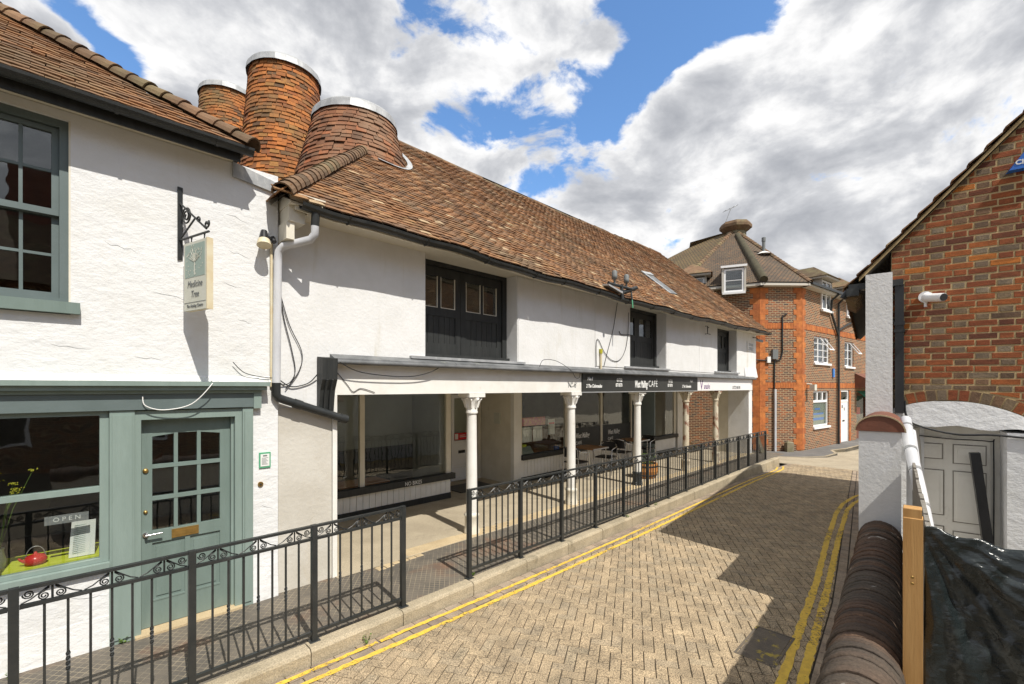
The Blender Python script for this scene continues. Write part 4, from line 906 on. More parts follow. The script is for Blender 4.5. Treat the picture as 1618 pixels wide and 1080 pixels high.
# roof deck below the tiles
m = MB(); N = 32
for i in range(N):
    xa = 1.6 + 16.0 * i / N; xb = 1.6 + 16.0 * (i + 1) / N
    def top(x): return min(RY, E_Y + (x - HX) / HC)
    ya, yb = top(xa), top(xb)
    m.add([(xa, E_Y + .03, E_Z + sag(xa)), (xb, E_Y + .03, E_Z + sag(xb)), (xb, max(yb, E_Y + .03), E_Z + RP * (yb - E_Y) + sag(xb) - .01), (xa, max(ya, E_Y + .03), E_Z + RP * (ya - E_Y) + sag(xa) - .01)], [(0, 1, 2, 3)])
hx = HX + HC * (RY - E_Y); RZ = E_Z + RP * (RY - E_Y)
m.add([(HX, E_Y, E_Z), (hx, RY, RZ - .02), (HX, 2 * RY - E_Y, E_Z)], [(0, 1, 2)]); m.add([(hx, RY, RZ - .03), (17.55, RY, RZ - .03), (17.55, 2 * RY - E_Y, E_Z), (HX, 2 * RY - E_Y, E_Z)], [(0, 1, 2, 3)])
m.add([(17.5, E_Y + .1, E_Z), (17.5, RY, RZ - .05), (17.5, 2 * RY - E_Y, E_Z)], [(0, 1, 2)])
RF = cp('roof', m, 'joint_sand')
tiled_plane(RF, 'roof_tile', 'roof_tile', (HX, E_Y - .035, E_Z + .005), (1, 0, 0), (0, 1, RP), 16.05, (RY - E_Y) * SL + .03,
            lambda a, b: a > HC * b / SL - .02 and a < 16.1 and not (11.55 < HX + a < 12.15 and 1.05 < b < 2.15), individual=300, sag=sag, jit=1.1, seed=21, g=.088)
hsl = math.hypot(HC, RP)
tiled_plane(RF, 'roof_tile', 'roof_tile', (HX - .03, E_Y + 3, E_Z + .01), (0, -1, 0), (HC, 0, RP), 3.0, 3.6, lambda a, b: (3 - a) > b / hsl - .05, individual=0, jit=1.2, seed=22, rest_name='hip_tiling')
hm2 = hip_mesh('hip_tile', 'hip_tile', .108, .085, .30)
hip_run(RF, hm2, (HX - .01, E_Y - .02, E_Z + .03), (HX + HC * 2.35, E_Y + 2.35, E_Z + RP * 2.35 + .03), .14, lift=-.02, seed=8)
rd = hip_mesh('ridge_tile', 'hip_tile', .12, .115, .44)
for x in [hx + .43 * i for i in range(29)]:
    place('ridge_tile', rd, RF, mw=Matrix.Translation((x, RY, RZ - .06 + sag(x))) @ Matrix.Rotation(R(-90), 4, 'Z'))
# verge: exposed tile ends on mortar at the far gable
m = MB(); m.hexa([(17.48, E_Y - .03, E_Z - .03), (17.66, E_Y - .03, E_Z - .03), (17.66, RY, RZ - .03), (17.48, RY, RZ - .03), (17.48, E_Y - .03, E_Z - .005), (17.66, E_Y - .03, E_Z - .005), (17.66, RY, RZ + .0), (17.48, RY, RZ + .0)]); m.build('verge', 'stone_strip', RF)
# rooflight lying flush in the tiles
def onroof(x, b, h): return (x, E_Y + b / SL - h * RP / SL, E_Z + RP * b / SL + h / SL + sag(x))
m = MB(); m.hexa([onroof(11.60, 1.10, .0), onroof(12.10, 1.10, .0), onroof(12.10, 2.10, .0), onroof(11.60, 2.10, .0), onroof(11.60, 1.10, .05), onroof(12.10, 1.10, .05), onroof(12.10, 2.10, .05), onroof(11.60, 2.10, .05)]); rl = m.build('rooflight', 'lead_dark', RF)
m = MB(); m.hexa([onroof(11.58, 2.06, .052), onroof(12.12, 2.06, .052), onroof(12.12, 2.2, .052), onroof(11.58, 2.2, .052), onroof(11.58, 2.06, .075), onroof(12.12, 2.06, .075), onroof(12.12, 2.2, .075), onroof(11.58, 2.2, .075)]); m.hexa([onroof(11.58, 1.08, .052), onroof(11.66, 1.08, .052), onroof(11.66, 2.05, .052), onroof(11.58, 2.05, .052), onroof(11.58, 1.08, .07), onroof(11.66, 1.08, .07), onroof(11.66, 2.05, .07), onroof(11.58, 2.05, .07)]); m.build('rooflight_flashing', 'lead', RF)

# ---- oast kilns: truncated tiled cones under flat lead caps
def kiln(cx, cy, z0, r0, z1, r1, mt, seed, nind, zvis):
    rnd = random.Random(seed)
    def rr(z): return r0 + (r1 - r0) * (z - z0) / (z1 - z0)
    m = MB(); m.lathe([(r0 - .02, z0), (r1 - .02, z1)], cx, cy, 40); K = cp('kiln', m, 'joint_sand')
    g = .080; th = math.atan2(r0 - r1, z1 - z0); rest = MB(); spots = []; proto = None
    wt = .17; me, proto = make_unit_tile('kiln_tile', mt, wt - .004, g, .016)
    z = z0; j = 0
    while z < z1 - .10:
        r = rr(z) ; n = max(8, int(round(2 * math.pi * r / wt))); ph = (.5 if j % 2 else 0) + rnd.uniform(-.1, .1); zz = z + rnd.uniform(-.006, .006)
        for k in range(n):
            a = 2 * math.pi * (k + ph) / n + rnd.uniform(-.012, .012)
            o = Vector((math.cos(a), math.sin(a), 0)); u = Vector((-math.sin(a), math.cos(a), 0)); v = (Vector((0, 0, 1)) * math.cos(th) - o * math.sin(th)); nn = u.cross(v)
            dz = rnd.uniform(-.010, .010) if rnd.random() < .9 else rnd.uniform(-.035, .02)
            M = Matrix.Translation(Vector((cx, cy, zz + dz)) + o * (r + rnd.uniform(-.004, .008))) @ Matrix((u, v, nn)).transposed().to_4x4() @ Matrix.Rotation(rnd.gauss(0, .03), 4, 'Z') @ Matrix.Rotation(rnd.gauss(-.03, .03), 4, 'X') @ Matrix.Scale(n * 0 + 2 * math.pi * r / n / wt, 4, (1, 0, 0))
            facing = -(o.x * (cx) + o.y * (cy)) / math.hypot(cx, cy)
            spots.append((-facing if z > zvis else 5, M))
        z += g; j += 1
    spots.sort(key=lambda q: q[0])
    for q, (d, M) in enumerate(spots):
        if q < nind and d < 0: place('kiln_tile', me, K, mw=M)
        else: rest.add([M @ Vector(x) for x in proto.v], proto.f, rnd.random())
    rest.build('kiln_tiling', mt, K, kind='stuff')
    m = MB(); vs = []; n = 44
    for k in range(n):
        a = 2 * math.pi * k / n; w_ = rnd.uniform(-.008, .008)
        for r_, z_ in ((r1 + .085 + w_, z1 - .14), (r1 + .065 + w_, z1 - .01), (r1 + .03, z1 + .03)): vs.append((cx + r_ * math.cos(a), cy + r_ * math.sin(a), z_))
    m.add(vs, [(3 * k + i, 3 * ((k + 1) % n) + i, 3 * ((k + 1) % n) + i + 1, 3 * k + i + 1) for k in range(n) for i in range(2)], 0, False); m.add([vs[3 * k + 2] for k in range(n)], [tuple(range(n))]); m.build('lead_cap', 'lead', K)
    return K
K3 = kiln(3.92, 7.95, 5.5, 1.12, 7.16, .67, 'kiln_tile_brown', 31, 110, 6.0)
K1 = kiln(3.44, 10.16, 5.2, .95, 8.85, .63, 'kiln_tile', 32, 130, 6.8)
K2 = kiln(3.38, 14.3, 6.0, .95, 10.25, .62, 'kiln_tile', 33, 60, 8.4)
m = MB(); pts = []
for k in range(15):     # lead apron round the foot of the front kiln where it meets the slope
    a = R(-95 + k * 7.6); r = .905; x = 3.92 + (r + .03) * math.cos(a); y = 7.95 + (r + .03) * math.sin(a)
    pts.append((x, y, E_Z + RP * (y - E_Y) + .075 + sag(x)))
vs = []
for p in pts: vs += [p, (p[0] + (p[0] - 3.92) * .10, p[1] + (p[1] - 7.95) * .10, p[2] + RP * (p[1] - 7.95) * .10 + .012)]
m.add(vs, [(2 * i, 2 * i + 1, 2 * i + 3, 2 * i + 2) for i in range(len(pts) - 1)]); m.build('lead_flashing', 'lead', K3)
# ---- rainwater pipes at the junction
dp = MB(); dp.tube([(1.93, E_Y, E_Z - .06), (1.93, E_Y + .02, E_Z - .22)], .042, 12); cp('outlet', dp, 'black_paint')
dp = MB(); dp.tube([(1.93, E_Y + .02, E_Z - .20), (1.93, E_Y + .02, E_Z - .30), (1.90, E_Y + .06, E_Z - .36), (1.70, A - .14, E_Z - .43), (1.665, A - .10, E_Z - .48), (1.66, A - .09, E_Z - .6), (1.645, A - .09, 2.30)], .041, 12); cp('downpipe', dp, 'pipe_white')
dp = MB(); dp.tube([(1.645, A - .09, 2.32), (1.645, A - .09, 2.20), (1.67, A - .09, 2.16), (1.75, A - .09, 2.13), (2.40, A - .09, 1.90)], .044, 12); dp.tube([(1.82, A - .09, 2.105), (1.90, A - .09, 2.077)], .05, 12); dp.tube([(2.33, A - .09, 1.925), (2.41, A - .09, 1.897)], .052, 12); cp('drain_pipe', dp, 'black_paint')
m = MB(); m.box(1.69, 2.05, A - .36, A + .3, 4.142, 4.26); m.box(1.70, 1.86, A - .30, A - .02, 3.98, 4.14); m.box(1.68, 1.76, A - .28, A - .02, 3.80, 3.98); cp('bargeboard', m, 'paint_cream')

# ================================================================ SIGNS AND WIRES ON THE COLONNADE FRONT
SYF = A - .055
sg = thing('shop_sign', 'long dark cafe sign board with white lettering over the colonnade', 'sign', (9.7, A, 2.2))
bd = B(7.09, 12.33, SYF, A - .021, 2.19, 2.553).build('board', 'sign_dark', sg)
B(7.09, 12.33, SYF - .006, A - .021, 2.172, 2.189).build('edge_strip', 'aluminium', sg)
def put(tx, x, z, s_, m_='letter_white', par=None, **kw):
    return lettering('lettering', tx, s_, m_, par or sg, (x, SYF - .002, z), **kw)
put('No.4', 7.24, 2.415, .085, shear=.2, bold=.003); put('2 The Colonnades', 7.20, 2.27, .095, shear=.2, bold=.003, sx=.75)
put('01732', 8.28, 2.395, .10, bold=.003, sx=.85); put('871870', 8.24, 2.29, .10, bold=.003, sx=.85)
put('West Malling', 9.0, 2.275, .215, shear=.35, bold=.007, sx=.50); put('CAFÉ', 9.62, 2.29, .21, sx=.82, space=1.12)
put('01732', 10.62, 2.395, .10, bold=.003, sx=.85); put('871870', 10.58, 2.29, .10, bold=.003, sx=.85)
put('No.4', 11.85, 2.415, .085, shear=.2, bold=.003); put('2 The Colonnades', 11.38, 2.27, .095, shear=.2, bold=.003, sx=.75)
s2 = thing('shop_sign', 'white sign board with purple lettering at the far end of the colonnade', 'sign', (14.5, A, 2.2))
B(12.335, 16.72, SYF, A - .021, 2.185, 2.55).build('board', 'sign_white', s2)
put('V', 12.5, 2.21, .40, 'purple', s2, sx=.8); put('anashe', 12.76, 2.235, .22, 'purple', s2, sx=.72); put('01732 848198', 14.95, 2.225, .14, 'ink_grey', s2, shear=.25, sx=.85, bold=.003)
s3 = thing('shop_number', 'small painted number on the white fascia board', 'sign', (6.9, A, 2.3)); put('Nº 6', 6.68, 2.27, .16, 'ink_grey', s3, sx=.8); 
for o in s3.children: o.location.y = A - .0225
st = thing('street_sign', 'small grey street name plate under the far eaves', 'sign', (16.9, A, 3.6)); B(16.45, 17.2, A - .02, A - .004, 3.50, 3.82).build('plate', 'render_smooth', st)
for tx, z in (('SWAN', 3.68), ('STREET', 3.54)): lettering('lettering', tx, .15, 'ink_grey', st, (16.82, A - .0215, z), align='CENTER')
cc = thing('security_camera', 'dark security camera on a bracket under the far eaves corner', 'camera', (17.2, A, 3.95))
m = MB(); m.tube([(17.05, A, 4.0), (17.05, A - .12, 3.98), (17.12, A - .16, 3.92)], .015, 6); m.build('bracket', 'black_plastic', cc); m = MB(); m.tube([(17.10, A - .10, 3.92), (17.24, A - .26, 3.86)], .045, 10); m.build('camera_body', 'steel_grey', cc)
wb = MB(); wb.tube([(12.95, A - .013, 4.0), (12.95, A - .08, 4.0), (12.95, A - .08, 3.78), (12.95, A - .013, 3.78)], .012, 5); wb.tube([(13.10, A - .013, 3.97), (13.10, A - .06, 3.97)], .014, 5); wb.tube([(12.95, A - .08, 3.78), (13.15, A - .08, 3.78)], .012, 5)
tag(wb.build('wire_bracket', 'black_paint'), 'small bent iron bracket between the second and third loft windows', 'bracket')
def wire(name, pts, r, m_, label, smooth=6, cat='cable'):
    P = [Vector(p) for p in pts]; out = []
    for i in range(len(P) - 1):
        p0, p1, p2, p3 = P[max(i - 1, 0)], P[i], P[i + 1], P[min(i + 2, len(P) - 1)]
        for k in range(smooth):
            t_ = k / smooth; out.append(.5 * ((2 * p1) + (p2 - p0) * t_ + (2 * p0 - 5 * p1 + 4 * p2 - p3) * t_ ** 2 + (3 * p1 - p0 - 3 * p2 + p3) * t_ ** 3))
    out.append(P[-1]); mb = MB(); mb.tube(out, r, 6); return tag(mb.build(name, m_), label, cat)
W = A - .02
wire('cable', [(1.70, W, 3.6), (1.73, W, 3.1), (1.82, W, 2.7), (1.86, W, 2.45), (1.80, W, 2.32), (1.70, W, 2.30)], .005, 'black_plastic', 'thin loose wire hanging beside the white downpipe, nearer loop')
wire('cable', [(1.70, W, 3.3), (1.80, W, 2.95), (1.93, W, 2.66), (1.90, W, 2.45), (1.76, W, 2.25)], .005, 'black_plastic', 'thin loose wire beside the white downpipe, wider loop')
wire('cable', [(1.69, W, 2.36), (1.82, W, 2.28), (2.0, W, 2.32), (2.09, W - .03, 2.42)], .006, 'black_plastic', 'dark wire running from the downpipe to the black corbel')
wire('cable', [(2.30, A - .15, 2.56), (2.6, A - .10, 2.45), (3.2, A - .08, 2.41), (3.55, A - .10, 2.47), (3.75, A - .13, 2.57)], .006, 'black_plastic', 'dark wire sagging across the white fascia near the corbel')
wire('cable', [(2.33, A - .03, 2.44), (2.45, A - .03, 2.30), (2.52, A - .03, 2.22), (2.62, A - .03, 2.26), (2.8, A - .03, 2.21)], .004, 'black_plastic', 'thin wire drooping on the fascia below the gutter end')
wire('cable', [(5.75, A - .14, 2.62), (5.85, A - .15, 2.74), (6.2, A - .15, 2.73), (6.6, A - .15, 2.58), (6.75, A - .14, 2.45), (6.92, A - .10, 2.46), (6.95, A - .1, 2.58)], .005, 'black_plastic', 'wire looping over the gutter right of the first loft window')
wire('cable', [(8.35, W - .005, 4.05), (8.2, W - .005, 3.5), (7.98, W - .005, 3.0), (7.85, W - .005, 2.70)], .006, 'black_plastic', 'straight dark wire slanting down the stained wall panel')
wire('cable', [(7.58, W - .005, 2.70), (7.58, W - .005, 3.15), (7.66, W - .005, 3.22), (7.85, W - .005, 3.0), (8.1, W - .005, 2.85), (8.4, W - .005, 2.84), (8.65, W - .005, 3.05), (8.78, W - .005, 3.45), (8.80, W - .005, 3.9)], .006, 'black_plastic', 'dark wire drooping in a loop across the stained wall panel')
wire('cable', [(8.42, W - .005, 3.46), (8.5, W - .005, 3.40), (8.85, W - .005, 3.42)], .008, 'black_plastic', 'short wire at the left of the second loft window')
wire('cable', [(.55, F - .06, 2.19), (.57, F - .065, 2.11), (.70, F - .07, 2.07), (.90, F - .10, 2.12), (1.05, F - .135, 2.30), (1.07, F - .02, 2.34)], .0045, 'letter_white', 'white cable looped over the green shop fascia')
wire('cable', [(1.25, W - .06, 2.52), (1.35, W - .06, 2.42), (1.5, W - .06, 2.38), (1.62, W - .06, 2.37)], .004, 'black_plastic', 'thin dark wire above the end of the green cornice')
jb = thing('gas_tube', 'short pale tube with a yellow cap standing on the gutter', 'pipe', (7.72, A - .04, 2.65)); m = MB(); m.tube([(7.72, A - .04, 2.64), (7.72, A - .04, 2.95)], .022, 8); m.build('tube', 'sign_edge', jb); m = MB(); m.tube([(7.72, A - .04, 2.95), (7.72, A - .04, 3.04)], .034, 8); m.build('cap', 'leaf_yellow', jb)
ab = thing('cable_bracket', 'rusty black cable bracket with two insulators above the gutter', 'bracket', (7.95, E_Y, 4.1))
zg = E_Z + sag(7.95)
m = MB(); m.tube([(7.80, E_Y - .08, zg - .05), (7.80, E_Y - .06, zg + .24)], .035, 8); m.tube([(7.35, E_Y - .05, zg + .20), (8.25, E_Y - .08, zg + .20)], .03, 6); m.tube([(7.9, E_Y - .02, zg + .1), (8.3, E_Y - .1, zg + .25)], .04, 6); m.tube([(8.15, E_Y - .06, zg + .2), (8.13, E_Y - .10, zg - .02)], .018, 6); m.build('arm', 'black_paint', ab)
for x in (7.55, 7.98):
    m = MB(); m.lathe([(.02, zg + .2), (.02, zg + .30), (.05, zg + .31), (.055, zg + .37), (.05, zg + .38), (.055, zg + .44), (.03, zg + .47)], x, E_Y - .06, 10); m.build('insulator', 'ink_grey', ab)
m = MB(); m.hexa([(7.3, E_Y - .1, zg + .14), (7.75, E_Y - .12, zg + .05), (7.75, E_Y + .05, zg + .07), (7.3, E_Y + .05, zg + .16), (7.3, E_Y - .1, zg + .17), (7.75, E_Y - .12, zg + .09), (7.75, E_Y + .05, zg + .11), (7.3, E_Y + .05, zg + .19)]); m.build('lead_plate', 'aluminium', ab)
m = MB(); m.tube([(8.13, E_Y - .10, zg), (8.12, E_Y - .12, zg - .18)], .012, 6); m.build('green_wire', 'green_frame', ab)

# ================================================================ RAILINGS
def baluster(h, twist):
    m = MB(); s_ = .0068
    if not twist: m.box(-s_, s_, -s_, s_, 0, h)
    else:
        zs = [0, h * .42] + [h * (.42 + .16 * k / 8) for k in range(1, 9)] + [h]; vs = []
        for q, z in enumerate(zs):
            k = max(0, min(8, q - 1)); a = k * math.pi / 4; r = s_ * math.sqrt(2) * (1.0 if k in (0, 8) else 1.3)
            vs += [(r * math.cos(a + math.pi / 4 + i * math.pi / 2), r * math.sin(a + math.pi / 4 + i * math.pi / 2), z) for i in range(4)]
        m.add(vs, [(q * 4 + i, q * 4 + (i + 1) % 4, q * 4 + 4 + (i + 1) % 4, q * 4 + 4 + i) for q in range(len(zs) - 1) for i in range(4)])
    return m.mesh('baluster', 'black_paint')
BAL = (baluster(.80, False), baluster(.80, True))
def scroll_panel(L):
    m = MB(); h = .088; n = 3; cw = L / n
    def sp(cx, cz_, r, sgn, a0, tail):
        pts = []
        for k in range(22):
            f = k / 21; a = a0 + sgn * f * 3.6 * math.pi; rr = r * (.22 + .78 * (1 - f)); pts.append((cx + rr * math.cos(a), 0, cz_ + rr * math.sin(a)))
        m.tube([tail] + pts if tail else pts, .0042, 4, sm=False)
    for i in range(n):
        x = (i + .5) * cw
        for s_ in (-1, 1):
            # S-scroll: small curl by the joint, long bar, curl at the far end (mirrored about the centre of the motif)
            sp(x + s_ * .036, .028, .026, -s_, R(90) if s_ > 0 else R(90), (x + s_ * .012, 0, .075))
            p = [(x + s_ * .012, 0, .084), (x + s_ * .035, 0, .066), (x + s_ * (cw / 2 - .045), 0, .022), (x + s_ * (cw / 2 - .005), 0, .006)]
            m.tube(p, .0042, 4, sm=False)
        m.tube([(x, 0, .003), (x, 0, h)], .006, 4, sm=False)
    for x, s_ in ((.004, 1), (L - .004, -1)): sp(x + s_ * .032, .055, .026, s_, R(180) if s_ > 0 else 0, None)
    return m.mesh('scrollwork', 'black_paint')
SCR = scroll_panel(.83)
def railing(label, xs, yf, zt, name='railing', groups='black railings along the kerb', foot=0.02):
    o = thing(name, label, 'railing', (xs[0], yf(xs[0]), walk_z(xs[0])), groups)
    pm = {}
    for i, x in enumerate(xs):
        z0 = walk_z(x) - .03; h = round(zt(x) - z0 - .004, 3); 
        MB().box(x - .0225, x + .0225, yf(x) - .0225, yf(x) + .0225, z0, zt(x) + .002).build('post', 'black_paint', o)
    for i, x in enumerate(xs):
        z0 = walk_z(x); MB().cbox(x - .045, x + .045, yf(x) - .04, yf(x) + .04, z0 - .002, z0 + .010, .003).build('base_plate', 'black_paint', o)
    for a, b in zip(xs[:-1], xs[1:]):
        pa = Vector((a + .024, yf(a), 0)); pb = Vector((b - .024, yf(b), 0)); dz = zt(b) - zt(a); ang = math.atan2(yf(b) - yf(a), b - a); L = (pb - pa).length
        for off, hh, nm in ((-.010, .02, 'top_rail'), (-.118, .022, 'mid_rail'), (-.925, .025, 'bottom_rail')):
            MB().bar(pa + Vector((0, 0, zt(a) + off)), pb + Vector((0, 0, zt(b) + off)), .038 if nm == 'top_rail' else .030, hh).build(nm, 'black_paint', o)
        mw = Matrix.Translation((pa.x, pa.y, zt(a) - .108)) @ Matrix.Rotation(ang, 4, 'Z') @ Matrix.Rotation(-math.atan2(dz, L), 4, 'Y') @ Matrix.Scale(L / .83, 4, (1, 0, 0))
        place('scrollwork', SCR, o, mw=mw)
        for k in range(7):
            f = (k + 1) / 8; p = pa.lerp(pb, f); z = zt(a) + dz * f
            place('baluster', BAL[1 if k % 2 == 1 else 0], o, loc=(p.x, p.y, z - .922), rot=(0, 0, ang))
    return o
railing('nearer black iron railing in front of the green shop door', [-1.92, -1.04, -.165, .712, 1.59, 2.47], lambda x: 3.985 + .004 * x, lambda x: 1.082)
railing('long black iron railing running past the colonnade columns', [3.38 + .882 * i for i in range(15)], rail_y, lambda x: 1.098 - .0145 * (x - 3.4))

# ================================================================ CAFE FURNITURE
def table(x, y, label):
    o = thing('cafe_table', label, 'table', (x, y, walk_z(x)), 'cafe tables'); z = walk_z(x) + .004
    m = MB(); m.cbox(x - .33, x + .33, y - .33, y + .33, z + .715, z + .745, .006); tp_ = m.build('tabletop', 'wood_top', o)
    m = MB(); m.box(x - .335, x + .335, y - .335, y - .331, z + .71, z + .744); m.box(x - .335, x + .335, y + .331, y + .335, z + .71, z + .744); m.build('edge_band', 'aluminium', tp_)
    for sx in (-1, 1):
        for sy in (-1, 1): m = MB(); m.tube([(x + sx * .28, y + sy * .28, z), (x + sx * .28, y + sy * .28, z + .715)], .014, 8); m.build('leg', 'chrome', o)
table(9.42, 6.62, 'nearer square wooden cafe table under the colonnade'); table(11.75, 6.75, 'farther square wooden cafe table under the colonnade')
def chair(x, y, rz, label):
    z = walk_z(x) + .004; o = thing('cafe_chair', label, 'chair', (x, y, z), 'cafe chairs'); del o['_abs']; o.rotation_euler = (0, 0, rz)
    m = MB(); m.cbox(-.21, .21, -.20, .21, .42, .455, .01); m.build('seat', 'black_plastic', o)
    m = MB()
    m.grid(lambda u, v: (.24 * math.sin((u - .5) * 2.4), -.16 - .09 * math.cos((u - .5) * 2.4), .56 + .24 * v), 12, 4); m.grid(lambda u, v: (.228 * math.sin((u - .5) * 2.4), -.15 - .078 * math.cos((u - .5) * 2.4), .56 + .24 * v), 12, 4); m.build('backrest', 'black_plastic', o)
    for sx in (-1, 1):
        m = MB(); m.tube([(sx * .25, .22, 0), (sx * .25, .20, .64), (sx * .25, .12, .665), (sx * .235, -.12, .69), (sx * .17, -.22, .78), (0, -.255, .81)], .012, 8); m.build('arm_frame', 'chrome', o)
        m = MB(); m.tube([(sx * .22, -.26, 0), (sx * .215, -.20, .44), (sx * .20, -.215, .76)], .012, 8); m.build('rear_leg', 'chrome', o)
chair(8.85, 6.62, R(-90), 'black chair at the near side of the nearer cafe table'); chair(10.08, 6.58, R(98), 'black chair at the far side of the nearer cafe table')
chair(11.15, 6.78, R(-84), 'black chair at the near side of the farther cafe table'); chair(12.38, 6.72, R(92), 'black chair at the far side of the farther cafe table')
pt = thing('barrel_planter', 'orange half-barrel planter behind the railing between two columns', 'planter', (10.35, 5.62, .05))
z = walk_z(10.3) + .004; n = 18
for k in range(n):
    a0, a1 = 2 * math.pi * (k + .03) / n, 2 * math.pi * (k + .97) / n; m = MB(); vs = []
    for zz, r in ((z, .24), (z + .18, .31), (z + .36, .29)):
        for a, rr in ((a0, r), (a1, r), (a1, r - .025), (a0, r - .025)): vs.append((10.35 + rr * math.cos(a), 5.62 + rr * math.sin(a), zz))
    m.add(vs, [(0, 1, 5, 4), (4, 5, 9, 8), (1, 2, 6, 5), (5, 6, 10, 9), (3, 0, 4, 7), (7, 4, 8, 11), (8, 9, 10, 11), (2, 3, 7, 6), (6, 7, 11, 10)]); m.build('stave', 'terracotta_pot', pt)
m = MB()
for zz, r in ((z + .08, .283), (z + .30, .308)): m.lathe([(r, zz - .015), (r + .008, zz), (r, zz + .015)], 10.35, 5.62, 24)
m.build('hoop', 'black_paint', pt)
B(10.2, 10.5, 5.47, 5.77, z + .2, z + .30).build('soil', 'earth', pt)
def leaf_tuft(cx, cy, z, n, r, h, rt, size=.03):
    m = MB()
    for k in range(n):
        a = rt.uniform(0, 6.28); d = r * math.sqrt(rt.random()); p = Vector((cx + d * math.cos(a), cy + d * math.sin(a), z + h * rt.uniform(.15, 1))); a2 = rt.uniform(0, 6.28); tl = rt.uniform(-.3, .7)
        u = Vector((math.cos(a2), math.sin(a2), tl)).normalized(); v = Vector((-math.sin(a2), math.cos(a2), rt.uniform(-.2, .2))).normalized(); s_ = size * rt.uniform(.6, 1.3)
        m.add([p, p + u * s_ * .5 + v * s_ * .35, p + u * s_, p + u * s_ * .5 - v * s_ * .35], [(0, 1, 2, 3)])
        if k % 3 == 0: m.tube([(cx, cy, z), p], .002, 3)
    return m
rt = random.Random(4)
leaf_tuft(10.35, 5.62, z + .30, 70, .2, .26, rt, .06).build('plant', 'leaf_green', pt)
for i, (x, y, h, lb) in enumerate(((2.0, 3.83, .07, 'tiny green weed sprouting at the foot of the kerb'), (.42, 5.11, .05, 'small weed at the foot of the left pilaster'), (-.22, 5.08, .06, 'small weed at the foot of the white wall'), (3.46, 4.08, .035, 'tiny weed at the first post of the long railing'), (6.9, 4.08, .04, 'tiny weed on the kerb below the long railing'), (8.0, 4.12, .04, 'tiny weed farther along below the long railing'), (12.6, 6.9, .22, 'leafy plant by the cafe doorway'), (16.2, 6.9, .3, 'leafy plant near the end pier'))):
    zb = road_z(x) if i == 0 else walk_z(x)
    tag(leaf_tuft(x, y, zb, 22 if i < 6 else 60, h * .6, h, rt, .022 if i < 6 else .06).build('weed', 'leaf_green'), lb, 'weed', 'weeds')
# papers in the cafe window
mp = thing('menu_sheet', 'row of pink and white menus taped inside the cafe window', 'menu', (8.1, S + .05, 1.3))
B(7.68, 8.55, S + .035, S + .039, 1.36, 1.56).build('banner', 'pink_print', mp)
for x in (7.72, 8.10): B(x, x + .33, S + .035, S + .039, .98, 1.33).build('page', 'paper', mp)
pr = thing('menu_sheet', 'single white price list taped beside the pink menus', 'menu', (8.8, S + .05, 1.1)); B(8.66, 8.92, S + .035, S + .039, 1.10, 1.48).build('page', 'paper', pr); B(8.68, 8.90, S + .0315, S + .0345, 1.36, 1.40).build('print', 'red_print', pr)
cu = thing('blue_cup', 'blue pot on the cafe window sill', 'cup', (9.15, S + .15, .61)); m = MB(); m.lathe([(.06, .62), (.075, .76), (.07, .76), (.05, .64)], 9.15, S + .17, 14); m.build('body', 'blue_cup', cu)
bk = thing('recipe_book', 'open book with green cover leaning in the cafe window', 'book', (7.95, S + .2, .61)); m = MB(); m.hexa([(7.70, S + .10, .62), (8.25, S + .10, .62), (8.25, S + .12, .62), (7.70, S + .12, .62), (7.72, S + .22, .85), (8.20, S + .22, .85), (8.20, S + .24, .85), (7.72, S + .24, .85)]); m.build('page', 'frost', bk); B(7.68, 7.92, S + .08, S + .3, .86, .92).build('cover', 'lime', bk)
sk = thing('leaning_panel', 'pale weathered panel leaning at the end of the railing', 'panel', (17.3, 5.0, -.1)); m = MB(); m.hexa([(17.15, 4.9, -.2), (17.75, 4.95, -.2), (17.75, 5.0, -.2), (17.15, 4.95, -.2), (17.0, 5.05, .62), (17.25, 5.08, .62), (17.25, 5.12, .62), (17.0, 5.09, .62)]); m.build('board', 'moss_stone', sk)

# ================================================================ RIGHT-HAND SIDE: COPED WALL, BRICK GABLE
WA = math.atan(.078)
wl = thing('boundary_wall', 'low wall with rounded dark brick coping and white end pier', 'wall', (2.57, .37, road_z(2.57))); del wl['_abs']; wl.rotation_euler = (0, 0, WA); wl.location = (2.57, .338, .07)
B(-2.6, 3.05, -.14, .14, -.25, .775).build('wall_body', 'render_dirty', wl)
rt = random.Random(12); x = -2.6
while x < 3.03:
    L = rt.uniform(.040, .062); m = MB(); n = 12; r0 = .163 + rt.uniform(-.004, .006); dzz = rt.uniform(-.005, .005); vs = []
    for xx, rr in ((x, r0 - .005), (x + .003, r0), (x + L - .006, r0 - .001), (x + L - .002, r0 - .006)):
        for k in range(n + 1):
            a = math.pi * k / n; w_ = rt.uniform(-.002, .002); vs.append((xx, (rr + w_) * math.cos(a), .762 + dzz + (rr + w_) * math.sin(a)))
    q = n + 1; m.add(vs, [(i * q + k, (i + 1) * q + k, (i + 1) * q + k + 1, i * q + k + 1) for i in range(3) for k in range(n)], 0, True); m.add(vs[:q], [tuple(range(q))]); m.add(vs[-q:], [tuple(range(q))[::-1]])
    m.build('coping_brick', 'coping_tile', wl); x += L
PX = 3.052
B(PX, PX + 1.07, -.154, .166, -.35, 1.775).build('pier', 'render_smooth', wl)
m = MB(); n = 16; vs = []
for xx in (PX - .015, PX + 1.075):
    vs += [(xx, .006 + .185 * math.cos(math.pi * k / n), 1.778 + .15 * math.sin(math.pi * k / n)) for k in range(n + 1)]
m.add(vs, [(k, k + n + 1, k + n + 2, k + 1) for k in range(n)], 0, True); m.add(vs[:n + 1], [tuple(range(n + 1))]); m.add(vs[n + 1:], [tuple(range(n + 1))[::-1]]); m.add([vs[0], vs[n], vs[2 * n + 1], vs[n + 1]], [(0, 1, 2, 3)])
